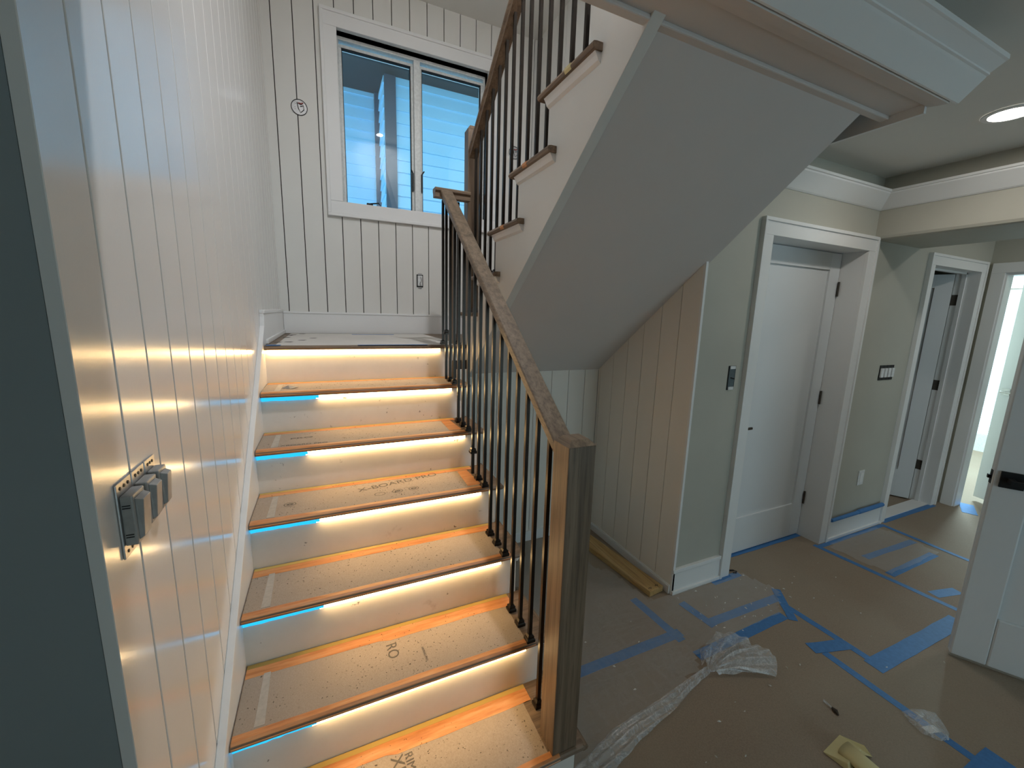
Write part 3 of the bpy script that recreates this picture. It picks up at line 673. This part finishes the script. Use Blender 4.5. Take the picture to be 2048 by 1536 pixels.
# baseboards and crown
def baseb(name, x0, x1, lab):
    o = MB().box((x0, YG - .014, F), (x1, YG + .001, F + .128)).box((x0, YG - .018, F + .128), (x1, YG + .001, F + .150)).box((x0, YG - .024, F), (x1, YG - .013, F + .022)).build(name, 'trim', None, (0, 0, 0), .002)
    tag(o, lab, 'baseboard', None, 'structure')
baseb('baseboard_wall', XA + .0, DX0 - .086, 'white moulded baseboard between alcove corner and closed door')
baseb('baseboard_hall', DX1 + .086, EX0 - .080, 'white baseboard with blue tape roll between the two doors')
def crown_prof(zb): return [(0, zb), (-.004, zb), (-.012, zb + .006), (-.070, zb + .074), (-.070, zb + .082), (-.078, zb + .084), (-.078, zb + .096), (-.066, zb + .096), (-.060, zb + .090), (0, zb + .012)]
zb = 2.012
XK = 3.404
o = MB().prism([(YG + a, z) for a, z in crown_prof(zb)], 'x', 2.0, XK).build('trim_2', 'trim'); tag(o, 'white crown moulding above the closed door with a dark gap above', 'trim', None, 'structure')
o = MB().prism([(XK + a, z) for a, z in crown_prof(zb)], 'y', -4.0, YG).build('trim_3', 'trim'); tag(o, 'white crown moulding along the dropped bulkhead at right', 'trim', None, 'structure')
# bulkhead
o = MB().prism([(XK, ZK), (XK, 1.862), (XK + .006, 1.848), (XK + .020, 1.842), (3.975, 1.842), (3.975, ZK)], 'y', -4.2, YG).build('wall_bulkhead', 'greige'); tag(o, 'dropped greige bulkhead beam right of the closed door', 'bulkhead', None, 'structure')
# header beam above the stair
hb_ = struct('trim_4', 'boxed white header beam crossing above the stair soffit', 'beam', (1.5, -.02, 2.04))
BX0, BX1 = -.02, 2.12
box('beam', (BX0, -.118, 2.052), (BX1, .054, ZK), 'soffit', hb_)
MB().box((BX0, .034, 2.040), (BX1, .062, 2.053)).build('edge_moulding', 'soffit', hb_, (0, 0, 0), .004)
MB().prism([(-.066, 2.053), (-.060, 2.046), (-.085, 2.040), (-.112, 2.036), (-.118, 2.053)], 'x', BX0, BX1 + .02).build('edge_moulding', 'soffit', hb_)
MB().prism([(-.118 + a, 2.038 + z) for a, z in ((0, 0), (-.006, 0), (-.056, .048), (-.060, .053), (-.066, .055), (-.066, .060), (-.096, .078), (-.102, .080), (-.102, .093), (-.092, .093), (-.084, .088), (0, .02))], 'x', BX0, BX1 + .05).build('crown', 'trim', hb_)
MB().box((BX1, -.06, 2.024), (BX1 + .014, .40, ZK)).build('end_board', 'trim', hb_)
# recessed lamp
lm = root('recessed_lamp', 'round recessed ceiling lamp lit white at the upper right', 'lamp', (2.885, -.02, ZK))
n = 32
rg = MB(); cx_, cy_ = 2.885, -.02
def rprof(i):
    a = 2 * math.pi * i / n
    return [(cx_ + r * math.cos(a), cy_ + r * math.sin(a), z) for r, z in ((.086, ZK - .0005), (.084, ZK - .005), (.066, ZK - .006), (.064, ZK - .0005))]
ring_pts = [rprof(i) for i in range(n)]
for i in range(n):
    A_, B_ = ring_pts[i], ring_pts[(i + 1) % n]
    for j in range(3): rg.add([A_[j], A_[j + 1], B_[j + 1], B_[j]], [(0, 1, 2, 3)])
rg.build('trim_ring', 'trim', lm)
MB().frustum((cx_, cy_), ZK - .004, ZK - .001, .065, .065, n).build('lens', 'lamp', lm)

# ------------------------------------------------------------------ open door at the right edge
od = root('open_door', 'white panel door open toward the camera at right edge, black latch', 'door', (3.27, -.85, F))
ux, uy = (2.906 - 3.27), (-.191 + .85); L = math.hypot(ux, uy); odz = math.atan2(uy, ux)
T = .040; W_ = L
leaf = panel_door(MB(), W_, 1.97, T, .115, .115, .235).build('leaf', 'door', od, (3.27, -.85, F + .014), .006); leaf.rotation_euler = (0, 0, odz)
pn = MB().box((.11, .014, .23), (W_ - .11, T - .014, 1.86)).build('panel', 'door', leaf); pn.location = (0, 0, 0)
ro = MB().box((W_ - .090, T, .835), (W_ - .020, T + .008, .905)).box((W_ - .058, T, .862), (W_ - .040, T + .05, .880)).box((W_ - .18, T + .044, .862), (W_ - .040, T + .056, .880)).build('handle', 'black', leaf); ro.location = (0, 0, 0)
lp_ = MB().box((W_, .008, .840), (W_ + .0015, T - .008, .900)).box((W_, .013, .862), (W_ + .011, T - .013, .878)).build('latch', 'black', leaf); lp_.location = (0, 0, 0)

# ------------------------------------------------------------------ electrical things
def tubecircle(mb, c, r, y0, y1, n=28):
    vs = [(c[0] + r * math.cos(2 * math.pi * i / n), y, c[1] + r * math.sin(2 * math.pi * i / n)) for y in (y0, y1) for i in range(n)]
    return mb.add(vs, [(i, (i + 1) % n, n + (i + 1) % n, n + i) for i in range(n)])
def round_box(x, z, lab):
    r = root('ceiling_box', lab, 'electrical box', (x, YW, z), 'round electrical boxes on the window wall')
    mb = MB(); n = 28; vs = [(x, YW - .0015, z)] + [(x + .050 * math.cos(2 * math.pi * i / n), YW - .0015, z + .050 * math.sin(2 * math.pi * i / n)) for i in range(n)]
    mb.add(vs, [(0, i + 1, (i + 1) % n + 1) for i in range(n)]); mb.build('back_plate', 'steel', r)
    rim = MB()
    for (ra, rb, y) in ((.0465, .051, YW - .004),):
        vs = [(x + q * math.cos(2 * math.pi * i / n), y, z + q * math.sin(2 * math.pi * i / n)) for q in (ra, rb) for i in range(n)]
        rim.add(vs, [(i, (i + 1) % n, n + (i + 1) % n, n + i) for i in range(n)])
    rim.build('rim', 'black', r)
    MB().tube([(x - .012, YW - .004, z + .03), (x - .005, YW - .008, z - .01), (x + .008, YW - .008, z - .032), (x + .028, YW - .007, z - .012), (x + .026, YW - .006, z + .014), (x + .006, YW - .006, z + .006)], .0022, 6).build('wire', 'black', r)
    MB().tube([(x - .005, YW - .004, z + .026), (x + .012, YW - .010, z + .022), (x + .024, YW - .006, z + .03)], .004, 6).build('wire', 'wire_red', r)
    for sx, sz in ((-.026, -.008), (-.022, .026)):
        tubecircle(MB(), (x + sx, z + sz), .007, YW - .004, YW - .0016, 12).build('knockout', 'black', r)
round_box(.180, 2.677, 'round steel electrical box on the wall left of the window')
round_box(1.80, 2.672, 'round steel electrical box seen between the upper balusters')
# outlet box on window wall
r = root('outlet_box', 'bare outlet box with white device low on the window wall', 'outlet', (.99, YW, 1.568))
box('body', (.964, YW - .002, 1.518), (1.016, YW + .002, 1.618), 'black', r); box('device', (.972, YW - .008, 1.528), (1.010, YW - .0015, 1.610), 'plastic_white', r, .002)
MB().tube([(.995, YW - .008, 1.60), (1.002, YW - .013, 1.57), (.988, YW - .012, 1.545), (.998, YW - .009, 1.53)], .003, 6).build('wire', 'device', r)
for z in (1.513, 1.621): box('mounting_ear', (.975, YW - .004, z - .006), (1.006, YW - .0015, z + .006), 'steel', r)
# dimmers on the left wall
for i, (y0, y1, z0, z1) in enumerate(((-.086, -.034, .936, 1.058), (-.030, .018, .942, 1.058), (.022, .066, .944, 1.058))):
    lab = ['leftmost of three bare grey dimmers on the shiplap', 'middle of three bare grey dimmers on the shiplap', 'rightmost of three bare grey dimmers on the shiplap'][i]
    r = root('dimmer_switch', lab, 'switch', (-.02, (y0 + y1) / 2, z0), 'bare dimmers on the left wall')
    yk = MB().box((-.0195, y0, z0), (-.0165, y1, z1)); yk.build('yoke', 'steel', r, (0, 0, 0), .001)
    bd = box('body', (-.0165, y0 + .004, z0 + .020), (.0, y1 - .003, z1 - .020), 'device', r, .0025)
    pdl = MB().add([(.0, y0 + .009, z0 + .026), (.0, y1 - .009, z0 + .026), (.0, y1 - .009, z1 - .026), (.0, y0 + .009, z1 - .026), (.006, y0 + .012, z0 + .03), (.006, y1 - .012, z0 + .03), (.010, y1 - .012, z1 - .03), (.010, y0 + .012, z1 - .03)],
             [(3, 2, 1, 0), (4, 5, 6, 7), (0, 1, 5, 4), (1, 2, 6, 5), (2, 3, 7, 6), (3, 0, 4, 7)]).build('paddle', 'device', bd, (0, 0, 0), .001)
    for z in (z0 + .009, z1 - .009):
        for yy in (y0 + .012, (y0 + y1) / 2, y1 - .012):
            MB().frustum((0, 0), 0, .0008, .0028, .0028, 10).build('screw_hole', 'black', r, (-.0164, yy, z)).rotation_euler = (0, math.pi / 2, 0)
    if i == 0:
        for z in (z0 + .034, z0 + .038, z1 - .036, z1 - .040): box('vent_slot', (-.014, y0 + .0034, z), (-.004, y0 + .0042, z + .0016), 'black', bd)
# switch box by door 1
r = root('switch_box', 'empty switch box with white tabs beside the closed door', 'electrical box', (2.254, YG, 1.02))
box('cavity', (2.226, YG - .002, .957), (2.282, YG + .002, 1.088), 'black', r); box('back_plate', (2.232, YG - .004, .975), (2.276, YG - .001, 1.070), 'box_blue', r)
for z0, z1 in ((.958, .974), (1.071, 1.087)): box('mounting_tab', (2.236, YG - .006, z0), (2.275, YG - .001, z1), 'plastic_white', r)
MB().tube([(2.245, YG - .006, 1.024), (2.268, YG - .009, 1.018)], .003, 6).build('wire', 'black', r)
# four gang switches
for i in range(4):
    x0 = 3.738 + i * .046
    r = root('rocker_switch', ['first rocker switch from the left of the uncovered four', 'second rocker switch from the left of the uncovered four', 'third rocker switch from the left of the uncovered four', 'fourth rocker switch from the left, nearest the dark doorway'][i], 'switch', (x0, YG, .95), 'uncovered rocker switches by the dark doorway')
    box('yoke', (x0 - .001, YG - .004, .946), (x0 + .042, YG - .0005, 1.05), 'black', r); box('rocker', (x0 + .005, YG - .014, .966), (x0 + .036, YG - .004, 1.03), 'plastic_white', r, .002)
r = root('outlet_cover', 'white blank outlet plate low on the wall between doors', 'outlet', (3.75, YG, .23))
box('plate', (3.715, YG - .006, .178), (3.787, YG - .0003, .288), 'plastic_white', r, .002); box('face', (3.734, YG - .008, .196), (3.768, YG - .0058, .270), 'trim', r, .001)

# ------------------------------------------------------------------ things on the floor
ZF = F + .0006
def ftape(p0, p1, w, lab, name='tape_strip', layer=0):
    p0, p1 = Vector(p0), Vector(p1); u = (p1 - p0).normalized(); v = Vector((-u.y, u.x)); n = max(3, int((p1 - p0).length / .05))
    z = F + .0004 + layer * .0006
    def s(i):
        q = p0.lerp(p1, i / (n - 1)); a = w / 2 + .003 * noise.noise((q.x * 9, q.y * 9, 1.3)); b_ = w / 2 + .003 * noise.noise((q.x * 9, q.y * 9, 7.1))
        zz = z + .0008 * max(0, noise.noise((q.x * 14, q.y * 14, 3)))
        L_, R_ = q + v * a, q - v * b_
        return [(L_.x, L_.y, z - .0003), (R_.x, R_.y, z - .0003), (R_.x, R_.y, zz + .0005), (L_.x, L_.y, zz + .0005)]
    o = MB().sweep(s, n).build(name, 'btape'); tag(o, lab, 'tape', 'blue painter\'s tape on the floor'); return o
tapes = [((1.15, .386), (1.80, .382), .048, 'blue tape under the plastic sheet beside the newel post'), ((1.742, .66), (1.766, .34), .046, 'short blue tape from the lumber end toward the crumpled film'),
 ((1.967, .535), (1.990, .345), .045, 'blue tape under the film nearest the alcove corner'), ((2.0, .372), (2.54, .361), .046, 'wider blue strip seen through film before the closed door'),
 ((1.76, .248), (2.40, .257), .050, 'bare blue strip just behind the flared plastic'), ((2.568, .41), (2.41, .215), .045, 'slanted blue patch at the right corner of the film'),
 ((2.485, .31), (2.492, -.125), .036, 'blue strip running toward the camera from the film corner'), ((2.455, -.105), (3.24, -.121), .072, 'broad blue strip leading to the open door edge'),
 ((2.30, .070), (2.495, .015), .060, 'ragged blue patch left of the long floor strip'), ((2.335, .03), (2.32, -.56), .036, 'long blue strip passing under the clear plastic bag'),
 ((2.17, -.50), (2.42, -.50), .08, 'blue patch at the bottom right behind the yellow paper'), ((2.50, .744), (3.325, .738), .040, 'blue tape along the foot of the closed door'),
 ((3.290, .610), (3.345, -.12), .036, 'long blue strip from closed door jamb toward the open door'), ((3.30, .582), (4.10, .575), .030, 'blue strip along the baseboard between doors'),
 ((4.10, .585), (4.07, .05), .036, 'blue strip from the dark doorway corner toward the open door'), ((3.375, .226), (3.95, .227), .048, 'blue strip along the near edge of the far film'),
 ((3.45, .387), (4.03, .366), .042, 'faded blue strip seen through the far film'), ((4.16, .606), (4.96, .598), .040, 'blue strip along the threshold of the dark doorway'),
 ((3.385, .030), (3.57, -.012), .055, 'ragged blue patch near the open door edge'), ((2.27, .590), (2.50, .588), .040, 'blue tape at the foot of the left casing'), ((5.28, .50), (5.04, .40), .09, 'bright blue patch on the bright room sill')]
for i, (a, b_, w, lab) in enumerate(tapes): ftape(a, b_, w, lab, 'tape_strip', i % 3)
o = MB().tube([(3.43, YG - .022, F + .160), (3.75, YG - .024, F + .162), (3.76, YG - .024, F + .164), (4.09, YG - .022, F + .163)], [.012, .013, .016, .015], 10).build('tape_roll', 'btape')
tag(o, 'loosely rolled blue tape resting on the baseboard top', 'tape')

def sheet(name, poly, lab, mat='film', z0=.004, amp=.010, res=.022):
    xs_ = [p[0] for p in poly]; ys_ = [p[1] for p in poly]
    def inside(x, y):
        c_ = False; j = len(poly) - 1
        for i in range(len(poly)):
            (xi, yi), (xj, yj) = poly[i], poly[j]
            if (yi > y) != (yj > y) and x < (xj - xi) * (y - yi) / (yj - yi) + xi: c_ = not c_
            j = i
        return c_
    bm = bmesh.new(); idx = {}
    nx = int((max(xs_) - min(xs_)) / res) + 1; ny = int((max(ys_) - min(ys_)) / res) + 1
    def V(i, j):
        if (i, j) not in idx:
            x = min(xs_) + i * res; y = min(ys_) + j * res
            rdg = 1 - abs(noise.noise((x * 3.1 + y * 2.0, y * 8 - x * 3, .4)))
            zz = F + z0 + amp * (.25 + .6 * noise.noise((x * 7, y * 7, .2)) + .55 * rdg ** 6 + .25 * noise.noise((x * 22, y * 22, 5)))
            jx = .010 * noise.noise((x * 15, y * 15, 9)); jy = .010 * noise.noise((x * 15, y * 15, 19))
            idx[(i, j)] = bm.verts.new((x + jx, y + jy, max(zz, F + .0025)))
        return idx[(i, j)]
    for i in range(nx):
        for j in range(ny):
            if inside(min(xs_) + (i + .5) * res, min(ys_) + (j + .5) * res): bm.faces.new((V(i, j), V(i + 1, j), V(i + 1, j + 1), V(i, j + 1)))
    for f_ in bm.faces: f_.smooth = True
    me = bpy.data.meshes.new(name); bm.to_mesh(me); bm.free(); me.materials.append(M[mat])
    o = bpy.data.objects.new(name, me); link(o); tag(o, lab, 'plastic sheet'); return o
sheet('plastic_sheet', [(.98, .03), (1.06, 1.38), (1.70, 1.38), (1.70, .95), (1.76, .93), (1.83, .60), (1.955, .60), (2.37, .585), (2.502, .60), (2.568, .396), (2.37, .262), (1.79, .265), (1.70, .19), (1.36, .115)], 'large clear plastic sheet spread on the floor right of the newel post', amp=.008)
sheet('plastic_sheet', [(3.36, .56), (4.0, .572), (4.02, .43), (4.0, .226), (3.70, .22), (3.375, .223)], 'smaller clear plastic sheet taped down between the two doors', amp=.008)
# bunched tail of the sheet and its flared end
pb = root('plastic_bundle', 'twisted tail of plastic film ending in a flared crumple on the floor', 'plastic sheet', (1.70, .15, F))
path = [(.985, .028), (1.10, .058), (1.22, .090), (1.34, .108), (1.45, .118), (1.56, .140), (1.66, .160), (1.735, .172)]
wd = [.040, .044, .042, .036, .030, .022, .016, .014]
mb = MB(); nst = 40
def lerpl(t, arr):
    q = t * (len(arr) - 1); i = min(int(q), len(arr) - 2); f_ = q - i
    a, b_ = arr[i], arr[i + 1]
    return tuple(a[k] + (b_[k] - a[k]) * f_ for k in range(2)) if isinstance(a, tuple) else a + (b_ - a) * f_
def tail(i):
    t = i / (nst - 1); x, y = lerpl(t, path); w = lerpl(t, wd) * (1 + .15 * noise.noise((t * 14, 0, 0))); out = []
    for q in range(16):
        s_ = q / 15 * 2 - 1
        zz = F + .006 + .020 * (1 - s_ * s_) * (.7 + .5 * noise.noise((t * 6, s_ * 2.2, 1))) + .006 * math.sin(s_ * 9 + t * 7)
        out.append((x - .15 * s_ * w, y + s_ * w, max(zz, F + .003)))
    return out
vs = []; fs = []
for i in range(nst): vs += tail(i)
for i in range(nst - 1):
    for q in range(15): fs.append((i * 16 + q, i * 16 + q + 1, (i + 1) * 16 + q + 1, (i + 1) * 16 + q))
MB().add(vs, fs).build('tail', 'film_thick', pb, (0, 0, 0), 0, True)
rim = [(1.722, .190), (1.790, .262), (1.870, .276), (1.95, .305), (2.015, .276), (2.06, .225), (2.045, .180), (2.09, .150), (2.085, .110), (2.055, .070), (1.985, .030), (1.94, .075), (1.86, .100), (1.754, .128)]
vs = []; fs = []; nr = 12; na = 84
for a in range(na):
    rx, ry = lerpl(a / (na - 1), rim)
    for q in range(nr):
        t = q / (nr - 1); x = 1.725 + (rx - 1.725) * t; y = .158 + (ry - .158) * t
        zz = F + .010 + .050 * math.sin(math.pi * min(1, t * .9 + .05)) * (.65 + .7 * noise.noise((a * .17, t * 1.5, 3))) * (1 if a < na * .65 else .6) + .007 * math.sin(a * .9 + t * 3) * t
        vs.append((x, y, max(zz, F + .003)))
for a in range(na - 1):
    for q in range(nr - 1): fs.append((a * nr + q, a * nr + q + 1, (a + 1) * nr + q + 1, (a + 1) * nr + q))
MB().add(vs, fs).build('flared_end', 'film_thick', pb, (0, 0, 0), 0, True)

# clear bag with a paper slip
bag = [(2.299, -.268), (2.345, -.276), (2.385, -.296), (2.417, -.327), (2.395, -.355), (2.360, -.385), (2.325, -.397), (2.290, -.386), (2.262, -.345), (2.276, -.300)]
cxb = sum(p[0] for p in bag) / 10; cyb = sum(p[1] for p in bag) / 10
vs = [(cxb, cyb, F + .024)]; fs = []; na = 60; nr = 8
for q in range(1, nr + 1):
    t = q / nr
    for a in range(na):
        u = a / na * 10; i = int(u) % 10; f_ = u - int(u); p, p2 = bag[i], bag[(i + 1) % 10]
        rx = p[0] + (p2[0] - p[0]) * f_; ry = p[1] + (p2[1] - p[1]) * f_
        zz = F + .004 + .020 * math.sqrt(max(0, 1 - t * t)) + .003 * noise.noise((a * .4, t * 4, 2))
        vs.append((cxb + (rx - cxb) * t, cyb + (ry - cyb) * t, max(zz, F + .003)))
for a in range(na): fs.append((0, 1 + a, 1 + (a + 1) % na))
for q in range(nr - 1):
    for a in range(na): fs.append((1 + q * na + a, 1 + (q + 1) * na + a, 1 + (q + 1) * na + (a + 1) % na, 1 + q * na + (a + 1) % na))
o = MB().add(vs, fs).build('plastic_bag', 'film_thick', None, (0, 0, 0), 0, True); o.data.materials[0] = film('bag_film', .26, 40); tag(o, 'small clear plastic bag lying on the long blue strip', 'bag')
o = MB().add([(2.290, -.330, F + .004), (2.346, -.345, F + .004), (2.337, -.372, F + .006), (2.284, -.356, F + .007), (2.290, -.330, F + .005), (2.346, -.345, F + .005), (2.337, -.372, F + .007), (2.284, -.356, F + .008)],
             [(3, 2, 1, 0), (4, 5, 6, 7), (0, 1, 5, 4), (1, 2, 6, 5), (2, 3, 7, 6), (3, 0, 4, 7)]).build('paper_slip', 'paper'); tag(o, 'white paper slip inside the clear plastic bag', 'paper')

# pale yellow folded sleeve
ys_ = root('yellow_sleeve', 'pale yellow paper sleeve with one open rolled end on the floor', 'paper', (1.90, -.29, F))
MB().add([(1.837, -.233, F + .004), (1.963, -.222, F + .006), (1.950, -.292, F + .030), (1.855, -.300, F + .024), (1.840, -.240, F + .001), (1.962, -.230, F + .001), (1.955, -.300, F + .002), (1.850, -.310, F + .001)],
         [(0, 1, 2, 3), (4, 7, 6, 5), (0, 4, 5, 1), (1, 5, 6, 2), (2, 6, 7, 3), (3, 7, 4, 0)]).build('flap', 'yellow', ys_, (0, 0, 0), .002)
vs = []; fs = []
n = 20; p0 = Vector((1.905, -.262, F + .022)); p1 = Vector((1.90, -.52, F + .020)); dv = (p1 - p0).normalized(); sv = Vector((dv.y, -dv.x, 0)); up = Vector((0, 0, 1))
def tubering(c_, rw, rh): return [c_ + sv * rw * math.cos(2 * math.pi * i / n) + up * rh * math.sin(2 * math.pi * i / n) for i in range(n)]
rings = [tubering(p0 + dv * .02, .030, .017), tubering(p0, .034, .020), tubering(p0.lerp(p1, .25), .036, .018), tubering(p0.lerp(p1, .6), .038, .015), tubering(p1, .040, .012)]
rings = [tubering(p0 + dv * .08, .022, .013)] + rings
for r_ in rings: vs += [tuple(v) for v in r_]
for i in range(len(rings) - 1):
    for j in range(n): fs.append((i * n + j, i * n + (j + 1) % n, (i + 1) * n + (j + 1) % n, (i + 1) * n + j))
MB().add(vs, fs).build('tube', 'yellow', ys_, (0, 0, 0), 0, True)
MB().add([(1.963, -.222, F + .003), (1.992, -.285, F + .014), (1.985, -.315, F + .003), (1.952, -.300, F + .012)], [(0, 1, 2, 3)]).build('fold', 'yellow', ys_)

# lumber offcut
lb = root('lumber_offcut', 'pale timber offcut lying on the floor along the alcove wall', 'lumber', (1.88, .9, F))
a0 = Vector((1.893, .640)); dr = Vector((-.115, .99)).normalized(); nv = Vector((dr.y, -dr.x))
q = [a0 - nv * .060, a0 + nv * .060, a0 + nv * .045 + dr * .70, a0 - nv * .045 + dr * .70]
q = [a0 - nv * .056, a0 + nv * .050, a0 + nv * .050 + dr * .74, a0 - nv * .056 + dr * .74]
MB().add([(p.x, p.y, F + .002) for p in q] + [(p.x, p.y, F + .036) for p in q], [(3, 2, 1, 0), (4, 5, 6, 7), (0, 1, 5, 4), (1, 2, 6, 5), (2, 3, 7, 6), (3, 0, 4, 7)]).build('plank', 'pine', lb, (0, 0, 0), .002)
for (x, y) in ((1.855, .655), (1.905, .66)):
    MB().tube([(x - .008, y, F + .0365), (x, y + .008, F + .0365), (x + .006, y - .004, F + .0365), (x + .012, y + .006, F + .0365)], .0018, 5).build('pencil_mark', 'black', lb)

# small litter
o = MB().tube([(2.450, .640, F + .004), (2.470, .628, F + .006), (2.492, .622, F + .005), (2.500, .606, F + .005), (2.485, .598, F + .004), (2.470, .606, F + .004)], .004, 6).build('cable_scrap', 'rubber'); tag(o, 'curled black cable scrap beside the left door casing', 'scrap')
r = root('brush_scrap', 'small scrap of clear film with a brown end on the floor', 'scrap', (2.055, -.145, F))
MB().add([(2.068, -.112, F + .004), (2.052, -.118, F + .005), (2.050, -.150, F + .008), (2.062, -.150, F + .003)], [(0, 1, 2, 3)]).build('film', 'film_thick', r)
MB().tube([(2.056, -.148, F + .005), (2.052, -.163, F + .006), (2.046, -.176, F + .004)], [.004, .009, .003], 8).build('tip', 'dirt', r)
lt = MB()
for x, y in [(2.826, .245), (2.508, .038), (1.773, .21), (1.362, .34), (1.923, .016), (1.717, .023), (2.678, .454), (2.155, .032)] + [(random.uniform(1.9, 2.6), random.uniform(.25, .6)) for _ in range(26)] + [(random.uniform(1.3, 3.2), random.uniform(-.3, .55)) for _ in range(30)]:
    r_ = random.uniform(.002, .006); a = random.uniform(0, 3); zz = F + .014 if y > .26 and x < 2.56 else F + .002
    lt.add([(x + r_ * math.cos(a + t) * (1.5 if t_ % 2 else .6), y + r_ * math.sin(a + t) * (1.5 if t_ % 2 else .6), zz) for t_, t in enumerate((0, 1.57, 3.14, 4.71))] + [(x, y, zz + r_)], [(0, 1, 4), (1, 2, 4), (2, 3, 4), (3, 0, 4), (3, 2, 1, 0)])
o = lt.build('floor_litter', 'chip'); tag(o, 'tiny pale chips scattered over the floor', 'debris', None, 'stuff')

# ------------------------------------------------------------------ lamps of the room, plus added fill lights
def lamp(x, y, z, power, size=.12, col=(1.0, .95, .88)):  # shared by the ceiling lamps and the added fill lights
    l = bpy.data.lights.new('lamp_and_fill', 'AREA'); l.shape = 'DISK'; l.size = size; l.energy = power; l.color = col
    o = bpy.data.objects.new('lamp_and_fill', l); COL.objects.link(o); o.location = (x, y, z); return o
LP = [(2.885, -.02, ZK - .012, 3.2, .12), (4.60, -.35, ZK - .012, 4.5, .14), (3.4, -2.4, ZK - .012, 2.2, .14),  # ceiling lamp, hall lamp, then an added unseen fill behind the camera
      (1.02, .25, ZC - .012, 27.0, .07), (6.5, .9, ZK - .012, 130.0, .40)]  # added fills: one brightens the stairwell, one stands for daylight in the bright room
for x, y, z, p, sz in LP: lamp(x, y, z, p, sz, (.66, .92, 1.0) if x > 6 else (.93, .95, 1.0) if z > 3 else (1.0, .96, .89))
